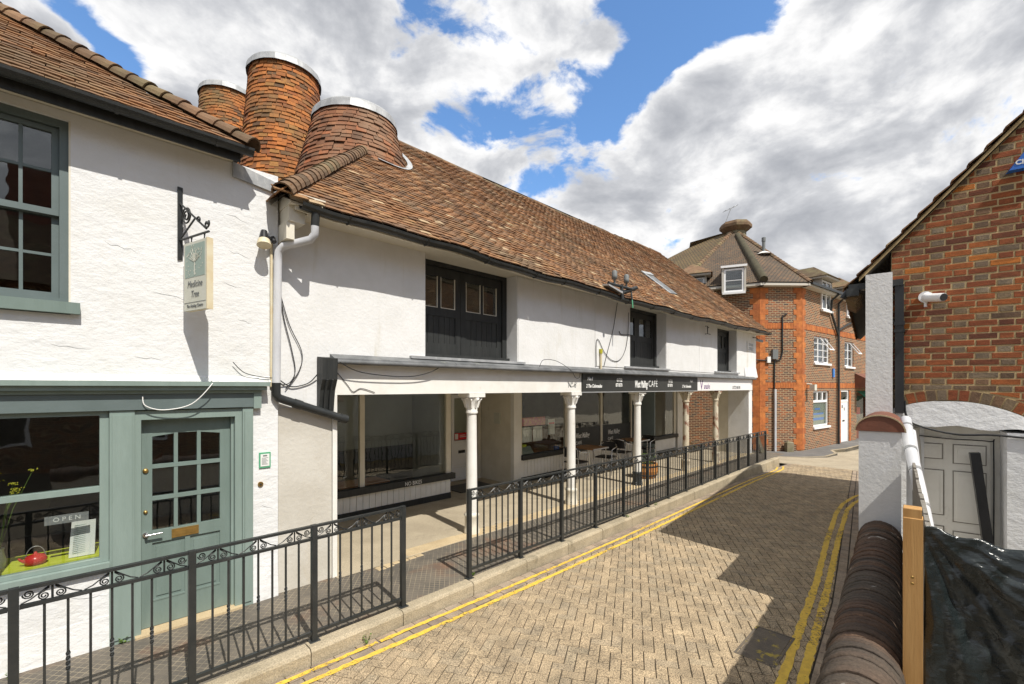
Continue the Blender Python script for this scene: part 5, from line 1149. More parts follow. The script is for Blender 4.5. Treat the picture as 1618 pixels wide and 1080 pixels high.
pc = m.build('pier_cap', 'terracotta', wl)
m = MB(); vs = []
for xx in (PX - .022, PX - .004):
    for rr in (0, .012): vs += [(xx, .006 + (.185 + rr) * math.cos(math.pi * k / n), 1.776 + (.15 + rr) * math.sin(math.pi * k / n)) for k in range(n + 1)]
q = n + 1; m.add(vs, [(k, k + 1, q + k + 1, q + k) for k in range(n)] + [(q + k, q + k + 1, 3 * q + k + 1, 3 * q + k) for k in range(n)], 0, False); m.build('cap_rim', 'stone_strip', pc)

# brick building with gable towards us: local x away along the road, local y towards the road
GB = thing('brick_gable_building', 'red brick building with tiled verge and white arched doorway on the right', 'building', (6.85, .60, road_z(6.85))); del GB['_abs']; GB.location = (6.85, .60, 0); GB.rotation_euler = (0, 0, R(6.8))
VS = -1.09                                  # verge slope dz/dy
def verge_z(y): return 3.545 + VS * (y - .344)
LEN = 7.2; RW = 3.0                          # length along the road, eaves-to-ridge run
ridge_z = verge_z(-RW)
# mortar-coloured backing, cut by the arched opening
m = MB()
def gp(y, z, xx): return (xx, y, z)
poly = [(0.0, 1.9), (0.0, verge_z(0) - .03), (-RW, verge_z(-RW) - .03), (-2 * RW, verge_z(0) - .03), (-2 * RW, -.3), (-1.55, -.3), (-1.55, 1.9)]
AC, AR0 = (-.47, 1.02), 1.105               # arch centre and intrados radius (segmental)
def arch_z(y, r=AR0): return AC[1] + math.sqrt(max(r * r - (y - AC[0]) ** 2, 0))
pts = [(0.0, verge_z(0) - .03), (-RW, verge_z(-RW) - .03), (-2 * RW, verge_z(0) - .03), (-2 * RW, -.3), (-1.45, -.3), (-1.45, arch_z(-1.15, AR0 + .003))] + [(-1.3 + 1.3 * k / 14, arch_z(max(-1.3 + 1.3 * k / 14, -1.3), AR0 + .003)) for k in range(15)]
nn = len(pts); m.add([(.0025, y, z) for y, z in pts] + [(.25, y, z) for y, z in pts], [tuple(range(nn)), tuple(range(nn, 2 * nn))[::-1]] + [(i, nn + i, nn + (i + 1) % nn, (i + 1) % nn) for i in range(nn)])
gw = m.build('gable_wall', 'mortar', GB)
# bricks in Flemish bond
rt = random.Random(77); rest = {'red_brick': MB(), 'grey_brick': MB()}; cnt = 0; ch = .0695; TILT = .022
def brick_poly(y0, y1, z0, z1):
    p = [(y1, z0), (y0, z0), (y0, z1), (y1, z1)]
    p = clip(p, -VS, 1, 3.545 - .344 * VS - .075) ; 
    return p
for j in range(70):
    z0 = 1.75 + j * ch; y = -.004 - (rt.uniform(0, .05)); k = j % 2; y = -.002
    first = True; yy = -.002 if j % 2 else -.002
    seq = (.215, .102) if j % 2 == 0 else (.102, .215); off = 0 if j % 2 == 0 else .0
    if j % 2: seq = (.158 - .0, .102, .215); 
    q = 0; y = -.002
    lens = []
    if j % 2: lens = [.158]
    while sum(lens) < 3.2: lens += [.102, .215] if (len(lens) == 0 or j % 2) else [.102, .215]
    for L in lens:
        L_ = L + rt.uniform(-.006, .006); y1 = y; y0 = y - L_; y = y0 - .014
        if y0 < -2.6: break
        za = z0 + TILT * (y1 + .5); 
        p = brick_poly(y0, y1, za, za + ch - .0135)
        if len(p) < 3 or area(p) < 6e-4: continue
        # clear the arch ring
        if any(math.hypot(a - AC[0], b - AC[1]) < AR0 + .128 for a, b in p) and -1.5 < (y0 + y1) / 2:
            top_ok = [(a, b) for a, b in p if math.hypot(a - AC[0], b - AC[1]) >= AR0 + .128]
            if len(top_ok) < 2: continue
            p = [(a, max(b, arch_z(a, AR0 + .130))) for a, b in p]
            if area(p) < 8e-4: continue
        grey = L < .11 and rt.random() < .72 or rt.random() < .05
        mt_ = 'grey_brick' if grey else 'red_brick'; x0 = rt.uniform(-.003, .0005)
        n = len(p)
        cy, cz_ = sum(a for a, b in p) / n, sum(b for a, b in p) / n; pin = [(cy + (a - cy) * (1 - .004 / max(abs(a - cy), .004)) , cz_ + (b - cz_) * (1 - .003 / max(abs(b - cz_), .003))) for a, b in p]
        vs = [(x0, a, b) for a, b in pin] + [(x0 + .004, a, b) for a, b in p] + [(.05, a, b) for a, b in p]
        fs = [tuple(range(n))] + [(i, n + i, n + (i + 1) % n, (i + 1) % n) for i in range(n)] + [(n + i, 2 * n + i, 2 * n + (i + 1) % n, n + (i + 1) % n) for i in range(n)]
        if y1 > -1.35 and cnt < 300 and za < 5.2: MB().add(vs, fs).build('brick', mt_, gw); cnt += 1
        else: rest[mt_].add(vs, fs, rt.random())
for k_, mb in rest.items():
    if mb.v: mb.build('brickwork', k_, gw, kind='stuff')
# arch ring of headers
for k in range(24):
    a = R(90) + (k - 11.5) * .0745
    if not (-1.5 < AC[0] + (AR0 + .06) * math.cos(a) < .0): continue
    vs = []
    for r, da in ((AR0 + .008, .031), (AR0 + .118, .031)):
        for s_ in (-1, 1): vs.append((AC[0] + r * math.cos(a + s_ * da), AC[1] + r * math.sin(a + s_ * da)))
    p = [vs[0], vs[1], vs[3], vs[2]]; xo = rt.uniform(-.006, .0)
    m = MB(); m.add([(xo, y, z) for y, z in p] + [(.05, y, z) for y, z in p], [(0, 1, 2, 3), (0, 4, 5, 1), (1, 5, 6, 2), (2, 6, 7, 3), (3, 7, 4, 0)]); m.build('voussoir', 'grey_brick' if rt.random() < .6 else 'red_brick', gw)
# painted tympanum, jambs, recess with blocked panelled door
m = MB(); n = 16; ys = [.0 - 1.45 * k / n for k in range(n + 1)]; vs = [(-.012, y, min(arch_z(y, AR0 + .002), 2.12)) for k, y in enumerate(ys)] + [(-.030, y, 1.86 - .05 * k / n + .018 * math.sin(k * 1.3)) for k, y in enumerate(ys)] + [(.32, y, 1.85 - .05 * k / n) for k, y in enumerate(ys)]
m.add(vs, [(k, k + 1, n + 2 + k, n + 1 + k) for k in range(n)] + [(n + 1 + k, n + 2 + k, 2 * n + 3 + k, 2 * n + 2 + k) for k in range(n)], 0, False); m.build('arch_infill', 'render_white', GB)
B(-.03, .36, -1.6, -.915, -.3, 1.80).build('jamb', 'render_white', GB); B(.0, .36, -.13, .0, -.3, 1.90).build('jamb', 'render_white', GB)
B(.30, .36, -.914, -.131, -.3, 1.86).build('blocked_wall', 'door_white', GB)
dr = MB(); dr.box(.275, .299, -.84, -.23, .0, 1.70); dr = dr.build('blocked_door', 'door_white', GB)
for ya, yb, za, zb in ((-.45, -.27, 1.46, 1.62), (-.80, -.55, 1.42, 1.62), (-.46, -.27, .82, 1.32), (-.80, -.55, .76, 1.32), (-.46, -.27, .45, .68), (-.80, -.55, .42, .64)):
    m = MB(); m.box(.262, .2745, ya, yb, za, zb); m.box(.255, .2615, ya + .03, yb - .03, za + .03, zb - .03); m.build('panel', 'door_white', dr); m = MB(); m.box(.268, .2755, ya - .010, yb + .010, za - .010, zb + .010); m.build('panel_groove_shade', 'grey_timber', dr)  # dark strips round the panels stand in for groove shade
m = MB(); m.tube([(.26, -.22, 1.80), (.26, -.24, 1.50), (.26, -.24, .5)], .035, 8); m.build('boxing', 'door_white', GB)
# side wall (white), corner pier, eaves, roof
B(.26, LEN, -.30, .0, -.4, 3.36).build('side_wall', 'render_white', GB)
B(-.16, .255, -.004, .238, -.3, 3.58).build('corner_pier', 'render_smooth', GB)
B(LEN - .25, LEN, -2 * RW, -.3, -.4, 3.3).build('rear_wall', 'render_white', GB); B(.26, LEN - .25, -2 * RW, -2 * RW + .25, -.4, 3.3).build('rear_wall', 'render_white', GB)
m = MB(); hy = .41
m.add([(-.07, hy, verge_z(hy) - .02), (LEN + .1, hy, verge_z(hy) - .02), (LEN + .1, -RW, ridge_z), (-.07, -RW, ridge_z), (LEN + .1, -2 * RW - hy, verge_z(hy) - .02), (-.07, -2 * RW - hy, verge_z(hy) - .02)], [(0, 3, 2, 1), (3, 5, 4, 2)])
m.add([(-.06, hy - .03, verge_z(hy - .03) - .07), (LEN + .09, hy - .03, verge_z(hy - .03) - .07), (LEN + .09, -RW, ridge_z - .07), (-.06, -RW, ridge_z - .07), (LEN + .09, -2 * RW - hy, verge_z(hy) - .07), (-.06, -2 * RW - hy, verge_z(hy) - .07)], [(0, 1, 2, 3), (3, 2, 4, 5)])
m.add([(LEN + .05, 0, 3.2), (LEN + .05, -RW, ridge_z - .1), (LEN + .05, -2 * RW, 3.2)], [(0, 1, 2)])
rf = m.build('roof', 'joint_sand', GB)
m = MB(); m.hexa([(-.055, .30, verge_z(.30) - .06), (.0, .30, verge_z(.30) - .06), (.0, -RW, ridge_z - .06), (-.055, -RW, ridge_z - .06), (-.055, .30, verge_z(.30) - .012), (.0, .30, verge_z(.30) - .012), (.0, -RW, ridge_z - .012), (-.055, -RW, ridge_z - .012)]); m.build('verge_mortar', 'mortar', rf)
sl = math.hypot(1, 1.09); me, proto = make_unit_tile('roof_tile', 'roof_tile', .162, .10, .016); rest = MB(); rt = random.Random(6); nI = 0
v = Vector((0, -1, 1.09)).normalized(); u = Vector((1, 0, 0)); nr = u.cross(v)*-1
if nr.z < 0: nr = -nr
uu = v.cross(nr)
for j in range(int((RW + hy) * sl / .10)):
    for i in range(46):
        xx = -.10 + .083 + i * .165 + (.0825 if j % 2 else 0)
        if xx > LEN + .1: continue
        p = Vector((xx, hy + .03, verge_z(hy + .03) + .012)) + v * (j * .10 + rt.uniform(-.006, .006)) + nr * rt.uniform(0, .004)
        M = Matrix.Translation(p) @ Matrix((uu, v, nr)).transposed().to_4x4() @ Matrix.Rotation(rt.gauss(0, .02), 4, 'Z') @ Matrix.Rotation(rt.gauss(0, .02), 4, 'X')
        if i < 3 and j < 40: place('roof_tile', me, rf, mw=M)
        else: rest.add([M @ Vector(a) for a in proto.v], proto.f, rt.random())
rest.build('roof_tiling', 'roof_tile', rf, kind='stuff')
# half-round eaves tiles hanging at the road side, gutter and downpipe at the corner
for k in range(7):
    m = MB(); m.tube([(.02 + k * .17, hy - .02, verge_z(hy) - .06), (.02 + k * .17, hy - .10, verge_z(hy) - .13)], [.075, .06], 10); m.build('eaves_tile', 'hip_tile', rf)
m = MB(); m.box(-.10, .02, -.10, .40, 3.43, 3.50); m.box(-.12, .03, .30, .42, 3.36, 3.45); m.tube([(-.04, .38, 3.46), (-.04, .46, 3.35)], .035, 8); m.build('gutter', 'black_paint', GB)
m = MB(); m.box(-.085, -.005, -.105, -.027, 1.98, 3.44); m.box(-.095, .0, -.113, -.019, 2.98, 3.02); m.box(-.095, .0, -.113, -.019, 2.90, 2.93); m.build('downpipe', 'black_plastic', GB)
# camera and alarm box on the gable
def rthing(name, label, cat, p):
    o = thing(name, label, cat, p); del o['_abs']; M = GB.matrix_basis @ Matrix.Translation(p); o.location = M.translation; o.rotation_euler = (0, 0, R(6.8)); return o
GB_M = Matrix.Translation((6.85, .60, 0)) @ Matrix.Rotation(R(6.8), 4, 'Z')
def rthing(name, label, cat, p):
    o = thing(name, label, cat, p); del o['_abs']; o.location = GB_M @ Vector(p); o.rotation_euler = (0, 0, R(6.8)); return o
sc_ = rthing('security_camera', 'white bullet security camera on the brick gable', 'camera', (-.005, -.29, 3.27))
m = MB(); m.tube([(0, 0, .01), (-.035, 0, .01)], .062, 18); m.build('mount', 'paint_pure', sc_)
m = MB(); m.tube([(-.03, 0, .01), (-.07, -.035, -.01), (-.20, -.13, -.035)], [.05, .046, .044], 14); hd = m.build('housing', 'paint_pure', sc_); m = MB(); m.tube([(-.20, -.13, -.035), (-.206, -.135, -.036)], .039, 14); m.build('lens', 'black_plastic', sc_)
m = MB(); m.tube([(-.02, .0, -.03), (-.02, .0, -.10)], .014, 8); m.build('cable_gland', 'paint_pure', sc_)
al = rthing('alarm_box', 'blue alarm box high on the brick gable', 'alarm', (-.004, -1.08, 4.48))
tri = [(.175, -.0), (-.175, 0), (0, .26)]
m = MB(); m.add([(0, y, z) for y, z in tri] + [(-.06, y * .9, .01 + z * .92) for y, z in tri], [(0, 1, 2), (3, 5, 4), (0, 3, 4, 1), (1, 4, 5, 2), (2, 5, 3, 0)]); m.build('cover', 'blue_box', al)
q = lettering('lettering', 'Chubb', .065, 'letter_white', None, (-.0625, .115, .055), (R(90), 0, R(-90)), bold=.002); q.parent = al
# wiring and odds and ends by the doorway, all standing free
def rwire(pts, r, m_, lb, nm='cable', cat='cable'):
    return wire(nm, [GB_M @ Vector(p) for p in pts], r, m_, lb, cat=cat)
rwire([(-.03, -.115, 2.12), (-.04, -.12, 1.98), (-.05, -.17, 1.88), (-.055, -.33, 1.81), (-.055, -.55, 1.765), (-.05, -.80, 1.775), (-.045, -1.04, 1.76), (-.05, -1.3, 1.74)], .012, 'black_plastic', 'thick black cable sagging across the white arched doorway')
rwire([(.25, -.16, 1.72), (.25, -.5, 1.69), (.25, -.83, 1.68), (.25, -.86, 1.60), (.25, -.86, .5)], .006, 'black_plastic', 'thin dark cable inside the arched doorway')
bp = rthing('black_post', 'square black post leaning in the arched doorway', 'post', (.15, -.80, .2)); m = MB(); m.bar((0, .10, 1.36), (-.02, -.06, -.2), .10, .08, up=(0, 1, 0)); m.build('shaft', 'black_plastic', bp)
du = thing('duct_pipe', 'silver jointed pipe sloping down beside the white pier', 'pipe', (5.9, .3, 1.0))
P = [(6.40, .445, 1.93), (6.05, .395, 1.72), (5.45, .285, 1.36), (5.0, .205, 1.05), (4.5, .12, .62)]
m = MB(); m.tube(P, .048, 14); m.build('tube', 'pipe_white', du)
m = MB(); m.tube([(6.45, .40, 1.80), (6.1, .35, 1.55), (5.95, .33, 1.36)], .035, 12); m.build('branch', 'pipe_white', du)
for i, f in ((0, .3), (1, .15), (1, .6), (2, .35)):
    a = Vector(P[i]).lerp(Vector(P[i + 1]), f); b = Vector(P[i]).lerp(Vector(P[i + 1]), f + .05); m = MB(); m.tube([a, b], .052, 12); m.build('strap', 'steel_grey', du)
po = thing('timber_post', 'new sawn timber post beside the dark coping', 'post', (2.95, .15, 0))
Pc = Vector((2.6, .02, 0))
m = MB(); m.cbox(-.042, .042, -.037, .037, -.1, 1.64, .003); m.cbox(-.038, .042, -.033, .037, 1.6402, 1.685, .003); pb = m.build('timber', 'timber_new', po); pb.location = (2.95, .178, 0); pb.rotation_euler = (0, R(.4), R(3))
for z in (1.36, 1.33):
    m = MB(); m.lathe([(.006, 0), (.007, .003), (.004, .005), (.002, .002)], n=10); o = m.build('screw_head', 'brass', po); o.location = (2.904, .178, z); o.rotation_euler = (R(90), 0, R(-87))
# weathered board fence added to cast the road shadow, post to white pier
bf = thing('added_board_fence', 'weathered grey board fence, added for its road shadow, between the dark coping and the doorway', 'fence', (4.3, .27, 0))
fa = Vector((3.02, .125, 0)); fb = Vector((5.62, .335, 0)); nb_ = 18
for k in range(nb_):
    a = fa.lerp(fb, (k + .02) / nb_); b = fa.lerp(fb, (k + .98) / nb_); hz = 1.585 + rt.uniform(-.012, .012); m = MB(); n_ = Vector((-.08, .9968, 0)) * .009
    m.hexa([a - n_ + Vector((0, 0, -.15)), b - n_ + Vector((0, 0, -.15)), b + n_ + Vector((0, 0, -.15)), a + n_ + Vector((0, 0, -.15)), a - n_ + Vector((0, 0, hz)), b - n_ + Vector((0, 0, hz)), b + n_ + Vector((0, 0, hz)), a + n_ + Vector((0, 0, hz))]); m.build('board', 'grey_timber', bf)
for z in (.45, 1.30): MB().bar(fa + Vector((0, -.035, z)), fb + Vector((0, -.035, z)), .045, .09).build('rail', 'grey_timber', bf)
# black polythene stretched along the site edge
def sheet(u, v):
    y = .14 - 1.1 * u; x = 2.985 + .05 * math.sin(u * 5)
    top = 1.60 - .26 * u * (1 - u) - .03 * u + .008 * math.sin(u * 45)
    z = -.1 + (top + .1) * v; q = (top - z)
    # folds fan out from the fixing on the post: phase depends on the angle below it
    ang = math.atan2(q + .02, .14 - y + .04); rad = math.hypot(q, .14 - y)
    f = .013 * math.sin(7 * ang + 1.0) * min(1, rad * 3) + .008 * math.sin(17 * ang + 3 * rad) * min(1, rad * 3) + .006 * math.sin(40 * ang - 6 * rad + 1) * min(1, rad * 2.5)
    f += .006 * math.sin(34 * (y * .5 + z * .9)) * math.sin(13 * y + 2) + .003 * math.sin(70 * (y + .4 * z)) * math.sin(21 * z)
    return (x + f, y + f * .2, z)
m = MB(); m.grid(sheet, 170, 150); sh = m.build('polythene_sheet', 'black_polythene'); tag(sh, 'wrinkled glossy black polythene sheet stretched from the timber post', 'sheet')
sm = sh.modifiers.new('thickness', 'SOLIDIFY'); sm.thickness = .002

# ================================================================ FAR BRICK BUILDING
FB = thing('corner_brick_building', 'brown brick corner building with orange quoins and tall tiled hip roof', 'building', (22.0, 4.81, FPZ))
C1 = Vector((22.0, 4.81)); dR = Vector((.9913, -.1312)); dC = Vector((.726, -.688)); dL = Vector((-.355, .935))
C0 = C1 - dC * 1.80; EVZ = 6.62; Z0 = FPZ - .05
def frame(o, d):   # local x along d (left to right seen from outside), y into the building
    return Matrix.Translation((o.x, o.y, 0)) @ Matrix.Rotation(math.atan2(d.y, d.x), 4, 'Z')
FR = frame(C1, dR); FC = frame(C0, dC); L0 = C0 + dL.normalized() * 3.2; FL = frame(L0, -dL)
def fpart(name, m, mt, M, parent=FB):
    o = m.build(name, mt, None); o.parent = parent; o.matrix_parent_inverse = Matrix.Translation(-FB.location) if parent is FB else Matrix.Identity(4); o.matrix_basis = M; return o
def wall_with_holes(L, holes, h=EVZ, th=.25):
    m = MB(); xs_ = sorted({0, L} | {x for q in holes for x in q[:2]}); 
    for a, b in zip(xs_[:-1], xs_[1:]):
        hs_ = sorted((q[2], q[3]) for q in holes if q[0] <= a + 1e-6 and q[1] >= b - 1e-6); z = Z0
        for h0, h1 in hs_:
            if h0 > z: m.box(a, b, 0, th, z, h0)
            z = h1
        if z < h: m.box(a, b, 0, th, z, h)
    return m
HR = [(1.30, 3.15, 3.36, 4.52), (5.15, 6.45, 3.30, 4.52), (1.22, 3.05, .55, 2.12), (4.60, 5.75, Z0 + .001, 2.15), (6.9, 10.5, Z0 + .001, 2.0), (2.05, 3.15, 5.75, 6.7), (5.35, 6.45, 5.75, 6.7)]
wr = fpart('wall', wall_with_holes(12, HR), 'far_brick', FR); wc = fpart('wall', wall_with_holes(1.8, []), 'far_brick', FC); wl_ = fpart('wall', wall_with_holes(3.2, [(1.85, 2.55, 6.25, 6.7)]), 'far_brick', FL)
m = MB(); m.box(0, 12, .6, .65, Z0, EVZ); fpart('inner_wall', m, 'shop_dark', FR); m = MB(); m.box(0, 3.2, .6, .65, Z0, EVZ); fpart('inner_wall', m, 'shop_dark', FL)
# orange bands and toothed quoins
for M, L, holes in ((FR, 12, []), (FC, 1.8, []), (FL, 3.2, [])):
    for za, zb in ((4.72, 4.96), (2.25, 2.48)):
        n = int(L / .11); 
        if M is FR and za < 3: n = int(6.6 / .11)
        m = MB(); rt2 = random.Random(int(za * 10))
        for k in range(n):
            red = rt2.random() < .04; m.box(.0 + k * .11 + .004, k * .11 + .106, -.012 - rt2.uniform(0, .004), .02, za, zb, rt2.random() + .001)
        fpart('brick_band', m, 'orange_brick', M)
qm = {}
for wdt in (.36, .24): 
    qm[wdt] = MB().box(0, wdt, -.014, .05, 0, .222).mesh('quoin', 'orange_brick')
for M, L, ends in ((FR, 12, 'L'), (FC, 1.8, 'LR'), (FL, 3.2, 'R')):
    for e in ends:
        z = Z0 + .1; k = 0
        while z < EVZ - .2:
            wdt = .36 if k % 2 else .24; zz = z
            q = place('quoin', qm[wdt]); q.parent = FB; q.matrix_parent_inverse = Matrix.Translation(-FB.location); q.matrix_basis = M @ Matrix.Translation((.002 if e == 'L' else L - wdt - .002, 0, zz)); z += .225; k += 1
# windows
def fwin(M, x0, x1, z0, z1, cols, transom=None, rows=None, dep=.06, inner='shop_dark', wmat='paint_pure'):
    m = MB(); w_ = .07; m.box(x0, x1, dep, dep + .08, z0, z0 + w_); m.box(x0, x1, dep, dep + .08, z1 - w_, z1); m.box(x0, x0 + w_, dep, dep + .08, z0 + w_, z1 - w_); m.box(x1 - w_, x1, dep, dep + .08, z0 + w_, z1 - w_)
    for k in range(1, cols): xx = x0 + (x1 - x0) * k / cols; m.box(xx - .04, xx + .04, dep, dep + .08, z0 + w_, z1 - w_)
    if transom: m.box(x0 + w_, x1 - w_, dep - .002, dep + .078, transom - .05, transom + .05)
    if rows:
        for k in range(1, rows): zz = z0 + (z1 - z0) * k / rows; m.box(x0 + w_, x1 - w_, dep + .02, dep + .06, zz - .012, zz + .012)
    wn = fpart('window', m, wmat, M)
    for k in range(cols):
        xa, xb = x0 + (x1 - x0) * k / cols + .045, x0 + (x1 - x0) * (k + 1) / cols - .045
        o = B(xa, xb, dep + .035, dep + .042, z0 + w_, z1 - w_).build('pane', 'glass', wn)
    B(x0 - .06, x1 + .06, min(-.07, dep - .07), dep + .02, z0 - .09, z0 - .001).build('sill', 'paint_pure', wn); return wn
w1 = fwin(FR, 1.30, 3.15, 3.36, 4.52, 3, None, 4); w2 = fwin(FR, 5.15, 6.45, 3.30, 4.52, 2, None, 3)
for wn, xa, xb, zt_ in ((w1, 2.0, 2.6, 4.48), (w2, 5.85, 6.4, 4.48)):   # casements hung open
    m = MB(); z1, z0 = zt_, zt_ - .55; oy = -.38
    for a, b, c, d in ((xa, xa + .05, z0, z1), (xb - .05, xb, z0, z1)): m.hexa([(a, oy, c), (b, oy, c), (b, oy + .04, c), (a, oy + .04, c), (a, .0, d), (b, .0, d), (b, .04, d), (a, .04, d)])
    m.hexa([(xa + .05, oy, z0), (xb - .05, oy, z0), (xb - .05, oy + .04, z0), (xa + .05, oy + .04, z0), (xa + .05, oy + .03, z0 + .05), (xb - .05, oy + .03, z0 + .05), (xb - .05, oy + .07, z0 + .05), (xa + .05, oy + .07, z0 + .05)]); m.build('open_casement', 'paint_pure', wn)
w3 = fwin(FR, 1.22, 3.05, .55, 2.12, 1, 1.66); 
m = MB(); 
for k in (1, 2): m.box(1.22 + k * .61 - .05, 1.22 + k * .61 + .05, .055, .135, 1.71, 2.05)
m.build('glazing_bar', 'paint_pure', w3)
fr_ = B(1.30, 2.97, .105, .12, .63, 1.60).build('frosted_film', 'frost', w3); 
for za, zb, xa, xb in ((1.28, 1.36, 1.7, 2.3), (1.06, 1.14, 1.5, 2.7), (.82, .93, 1.45, 2.75)): B(xa, xb, .10, .1045, za, zb).build('blue_lettering', 'blue_print', w3)
m = MB(); m.box(4.60, 4.68, .03, .12, Z0, 2.15); m.box(5.67, 5.75, .03, .12, Z0, 2.15); m.box(4.68, 5.67, .03, .12, 2.07, 2.15); m.box(4.68, 5.67, .03, .12, 1.58, 1.68); m.box(4.69, 5.66, .05, .11, Z0 + .06, 1.58)
fd = fpart('front_door', m, 'paint_pure', FR); B(4.69, 5.66, .07, .08, 1.69, 2.06).build('fanlight', 'glass', fd); B(5.0, 5.3, .04, .049, .62, .70).build('letter_plate', 'black_plastic', fd)
m = MB(); m.box(4.9, 5.05, .04, .049, 1.28, 1.42); m.box(5.2, 5.3, .04, .049, 1.15, 1.3); m.build('house_number', 'ink_grey', fd)
for xa in (4.33, 5.77): m = MB(); [m.box(xa, xa + .26, -.014, .05, Z0 + .06 + k * .225, Z0 + .06 + k * .225 + .22, random.random() + .01) for k in range(11)]; fpart('door_quoin', m, 'orange_brick', FR)
# small shop beyond the door
m = MB(); m.box(6.9, 10.5, .12, .18, Z0, .25); m.box(6.9, 7.0, .05, .18, .25, 2.0); m.box(8.6, 8.7, .05, .18, .25, 2.0); m.box(6.9, 10.5, .05, .2, 1.85, 2.0); sp_ = fpart('shopfront', m, 'terracotta', FR)
for xa, xb in ((7.0, 8.6), (8.7, 10.5)): B(xa, xb, .11, .118, .25, 1.85).build('pane', 'glass', sp_)
m = MB(); m.hexa([(6.9, -.7, 1.5), (10.5, -.7, 1.5), (10.5, -.68, 1.5), (6.9, -.68, 1.5), (6.9, -.02, 2.1), (10.5, -.02, 2.1), (10.5, .0, 2.1), (6.9, .0, 2.1)]); m.build('awning', 'cloth_green', sp_)
B(7.15, 7.7, .06, .08, .9, 1.25).build('poster', 'pink_print', sp_)
m = MB(); m.hexa([(6.6, -.9, 2.25), (11, -.9, 2.25), (11, .0, 2.25), (6.6, 0, 2.25), (6.6, -.95, 2.45), (11, -.95, 2.45), (11, .0, 3.0), (6.6, 0, 3.0)]); fpart('canopy', m, 'terracotta', FR)
# roof: one tall hip over the corner
AP = Vector((25.8, 8.8, 10.75)); ov = .35
def out2(d): n = Vector((d.y, -d.x)); return n / n.length
nR, nC, nL = out2(dR), out2(dC), out2(-dL)
def corner(p, d1, d2, o):   # offset corner of two wall lines by o
    n1, n2 = out2(d1), out2(d2); a = p + n1 * o; b = p + n2 * o; den = d1.x * d2.y - d1.y * d2.x; t_ = ((b.x - a.x) * d2.y - (b.y - a.y) * d2.x) / den; return a + d1 * t_
e0 = corner(C0, -dL, dC, ov); e1_ = corner(C1, dC, dR, ov); eL = L0 + nL * ov; eR = C1 + dR * 12 + nR * ov
RB = Vector((25.6, 11.1, 10.55)); dB = Vector((.25, .968)); RR = AP + Vector((6.5, -.6, -.55))
def tri_plane(name, pts, mt):
    """roof slope in its own frame: local x along the eave, local y up the slope"""
    o = Vector(pts[0]); u = (Vector(pts[1]) - o).normalized(); n_ = u.cross(Vector(pts[2]) - o).normalized(); v_ = n_.cross(u)
    M = Matrix((u, v_, n_)).transposed().to_4x4(); M = Matrix.Translation(o) @ M; Mi = M.inverted(); loc_ = [Mi @ Vector(p) for p in pts]; k = len(pts)
    m = MB(); m.add([(p.x, p.y, 0) for p in loc_] + [(p.x, p.y, -.06) for p in loc_], [tuple(range(k)), tuple(range(k, 2 * k))[::-1]] + [(i, k + i, k + (i + 1) % k, (i + 1) % k) for i in range(k)])
    return fpart(name, m, mt, M)
v3 = lambda p, z: Vector((p.x, p.y, z))
ez = EVZ - .02
eL = corner(L0, -dB, -dL, ov); eB = L0 + dB * 9 + out2(-dB) * ov; rL = tri_plane('roof_slope', [v3(eL, ez), v3(e0, ez), AP], 'far_tile'); tri_plane('roof_slope', [v3(eB, ez), v3(eL, ez), AP, RB], 'far_tile_moss')
FBk = frame(L0 + dB * 9, -dB); fpart('wall', wall_with_holes(9, []), 'far_brick', FBk); rC = tri_plane('roof_slope', [v3(e0, ez), v3(e1_, ez), AP], 'far_tile'); rR = tri_plane('roof_slope', [v3(e1_, ez), v3(eR, ez), RR, AP], 'far_tile')
m = MB(); m.add([AP, RB, (34, 16, 6.5), RR], [(0, 3, 2, 1)]); fpart('roof_slope', m, 'far_tile_moss', Matrix.Identity(4))
hb = hip_mesh('hip_tile', 'hip_tile', .13, .11, .30, 5)
def frun(a, b, step=.24):
    mb = MB(); a = Vector(a); b = Vector(b); d = (b - a).normalized(); z = (Vector((0, 0, 1)) - d * d.z).normalized(); x = d.cross(z)
    for i in range(int((b - a).length / step)):
        M = Matrix.Translation(a + d * (i * step) + z * -.03) @ Matrix((x, d, z)).transposed().to_4x4(); o = place('hip_tile', hb); o.parent = FB; o.matrix_parent_inverse = Matrix.Translation(-FB.location); o.matrix_basis = M
frun(v3(eL, ez), AP); frun(v3(e1_, ez), AP); frun(AP, RR, .3)
# dark mossy valley band on the corner slope, flue and chimney
a_ = v3(e0.lerp(e1_, .02), ez + .05); d_ = (AP - a_); up_ = Vector((nC.x, nC.y, .9)).normalized()
m = MB(); m.tube([a_ + up_ * .03, a_ + d_ * .5 + up_ * .04, a_ + d_ * .86 + up_ * .03], [.17, .16, .13], 8); fpart('moss_hip', m, 'moss_dark', Matrix.Identity(4))
fp_ = v3(e0.lerp(e1_, .72), ez); q_ = fp_ + (AP - fp_) * .46
m = MB(); m.tube([q_ - Vector((0, 0, .1)), q_ + Vector((0, 0, .62))], .07, 8); m.tube([q_ + Vector((0, 0, .6)), q_ + Vector((0, 0, .78))], .09, 8); fl_ = fpart('flue', m, 'ink_grey', Matrix.Identity(4)); m = MB(); m.lathe([(.34, q_.z + .0), (.12, q_.z + .12)], q_.x, q_.y, 10); m.build('flashing', 'letter_white', fl_)
cx, cy = 25.9, 8.75; chm = MB(); 
def octo(r, z): return [(r, z)]
chm.lathe([(.52, 9.6), (.52, 10.7)], cx, cy, 8, sm=False, a0=R(22)); ck = fpart('chimney', chm, 'moss_stone', Matrix.Identity(4))
m = MB(); m.lathe([(.55, 10.60), (.66, 10.68), (.80, 10.80), (.80, 10.95), (.70, 11.1)], cx, cy, 8, sm=False, a0=R(22)); m.build('chimney_cap', 'hip_tile', ck)
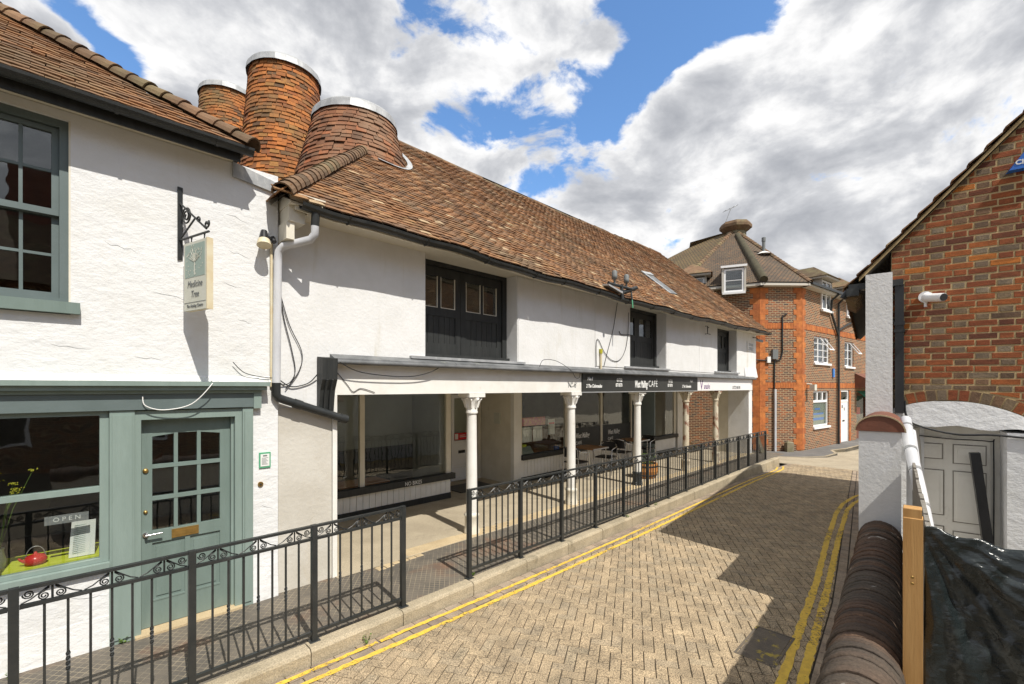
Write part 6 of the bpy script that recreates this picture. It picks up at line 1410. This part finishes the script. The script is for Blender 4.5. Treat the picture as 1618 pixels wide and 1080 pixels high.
ae = thing('television_aerial', 'thin television aerial beside the far chimney', 'aerial', (cx - .5, cy + .3, 11.2)); m = MB(); m.tube([(cx - .6, cy + .3, 11.1), (cx - .35, cy + .1, 11.9)], .02, 5); m.tube([(cx - .6, cy + .35, 11.7), (cx - .15, cy - .1, 12.0)], .02, 5)
for k in range(4): f = k / 3; p = Vector((cx - .6, cy + .35, 11.7)).lerp(Vector((cx - .15, cy - .1, 12.0)), f); m.tube([p - Vector((.10, .12, 0)), p + Vector((.10, .12, 0))], .012, 4)
m.build('rods', 'steel_grey', ae)
# eaves boards
for M, L in ((FR, 12), (FC, 1.8), (FL, 3.2)): fpart('eaves_board', B(-.14, L + .14, -ov + .03, .02, EVZ - .16, EVZ - .06), 'far_soffit', M)
m = MB(); m.box(0, 12, -ov - .06, -ov + .02, EVZ - .10, EVZ + .0); fpart('gutter', m, 'black_paint', FR)
# half dormers through the eaves
def dormer(M, x0, x1, z0, z1, d=-.06, hipped=True, cols=2):
    fwin(M, x0, x1, z0, z1, cols, None, 2, dep=d)
    m = MB(); m.box(x0 - .08, x0 - .005, d - .02, 1.4, 6.45 if d > -.1 else z0, z1 + .05); m.box(x1 + .005, x1 + .08, d - .02, 1.4, 6.45 if d > -.1 else z0, z1 + .05); fpart('dormer_cheek', m, 'far_soffit', M)
    m = MB(); m.box(x0 - (.25 if hipped else .12), x1 + (.25 if hipped else .12), -.32 if hipped else d - .08, 1.5, z1 + .052, z1 + .14); fpart('dormer_eaves', m, 'far_soffit' if hipped else 'paint_pure', M)
    if hipped:
        xm = (x0 + x1) / 2; h = .62; m = MB(); a = [(x0 - .32, -.40, z1 + .142), (x1 + .32, -.40, z1 + .142), (x1 + .32, 2.4, z1 + .142), (x0 - .32, 2.4, z1 + .142), (xm, .45, z1 + .142 + h), (xm, 2.6, z1 + .142 + h)]
        m.add(a, [(0, 1, 4), (1, 2, 5, 4), (3, 0, 4, 5), (0, 3, 2, 1)]); fpart('dormer_roof', m, 'hip_tile', M)
dormer(FR, 2.05, 3.15, 5.75, 7.05); dormer(FR, 5.35, 6.45, 5.75, 7.05); dormer(FL, 1.85, 2.60, 6.25, 7.22, d=-.42, hipped=False, cols=1); dormer(FL, .15, 1.1, 6.55, 7.05)
# pipes on the walls
m = MB(); m.tube([(3.05, -.42, EVZ - .12), (3.05, -.12, EVZ - .38), (3.05, -.09, 5.75), (3.95, -.09, 4.75)], .05, 8); m.tube([(4.02, -.09, 5.9), (4.02, -.09, FPZ)], .055, 8); m.tube([(4.0, -.40, EVZ - .1), (4.02, -.09, 6.2), (4.02, -.09, 5.9)], .05, 8); m.tube([(4.02, -.09, 4.95), (5.3, -.10, 5.35), (6.2, -.10, 5.55)], .05, 8); fpart('downpipe', m, 'black_paint', FR)
m = MB(); m.tube([(.62, -.07, FPZ), (.62, -.07, 2.2)], .05, 8); fpart('grey_pipe', m, 'pipe_white', FC)
m = MB(); m.tube([(1.15, -.04, 5.35), (.95, -.04, 5.25), (.95, -.04, 3.75), (.88, -.04, 3.45), (.62, -.04, 3.35), (.60, -.04, 2.2)], .03, 6); m.tube([(-.2, -.04, 3.42), (.62, -.04, 3.38)], .025, 6); fpart('cable_run', m, 'black_plastic', FC)
m = MB(); m.box(.50, .72, -.12, -.005, 3.45, 3.85); fpart('meter_box', m, 'ink_grey', FC); m = MB(); m.box(.28, .42, -.1, -.005, 3.3, 3.55); fpart('junction_box', m, 'letter_white', FC)
m = MB(); m.box(3.45, 3.62, -.06, -.005, 2.75, 3.15); fpart('alarm_cover', m, 'blue_print', FR)
lm = thing('wall_lamp', 'white flood lamp on the orange quoin of the far building', 'lamp', (22.4, 4.6, 2.3)); m = MB(); m.box(.35, .6, -.35, -.16, 2.15, 2.4); m.tube([(.48, .0, 2.42), (.48, -.2, 2.4)], .04, 6); o = m.build('lamp_body', 'sign_cream', None); o.parent = lm; o.matrix_parent_inverse = Matrix.Translation(-lm.location); o.matrix_basis = FR
sb = thing('stone_marker', 'short mossy stone standing against the far brick wall', 'marker', (21.4, 5.1, FPZ)); m = MB(); m.cbox(1.0, 1.28, -.28, -.08, FPZ, FPZ + .42, .05); o = m.build('block', 'moss_stone', None); o.parent = sb; o.matrix_parent_inverse = Matrix.Translation(-sb.location); o.matrix_basis = FC

# ================================================================ houses across the street behind the viewer (met only in reflections)
OP = thing('brick_terrace', 'brick terrace across the street, met only as a reflection in the window panes', 'building', (-2, -8, -.1))
m = MB(); m.box(-9, 5, -14, -8, -.2, 5.2); ow = m.build('wall', 'far_brick', OP)
m = MB(); m.add([(-9.2, -7.6, 5.1), (5.2, -7.6, 5.1), (5.2, -11, 8.0), (-9.2, -11, 8.0), (5.2, -14.4, 5.1), (-9.2, -14.4, 5.1)], [(0, 1, 2, 3), (3, 2, 4, 5), (1, 4, 2), (0, 3, 5)]); m.build('roof', 'hip_tile', OP)
m = MB(); m.box(-1.0, .2, -11.5, -10.5, 7.2, 9.2); m.build('chimney', 'terracotta', OP)
for x in (-7.5, -4.5, -1.5, 1.5):
    for z in (.6, 3.2): m = MB(); m.box(x, x + 1.1, -8.06, -7.98, z, z + 1.5); m.build('window', 'paint_pure', OP); m = MB(); m.box(x + .1, x + 1.0, -7.979, -7.97, z + .1, z + 1.4); m.build('pane', 'shop_dark', OP)

# tidy
for o in bpy.data.objects:
    if '_abs' in o: del o['_abs']
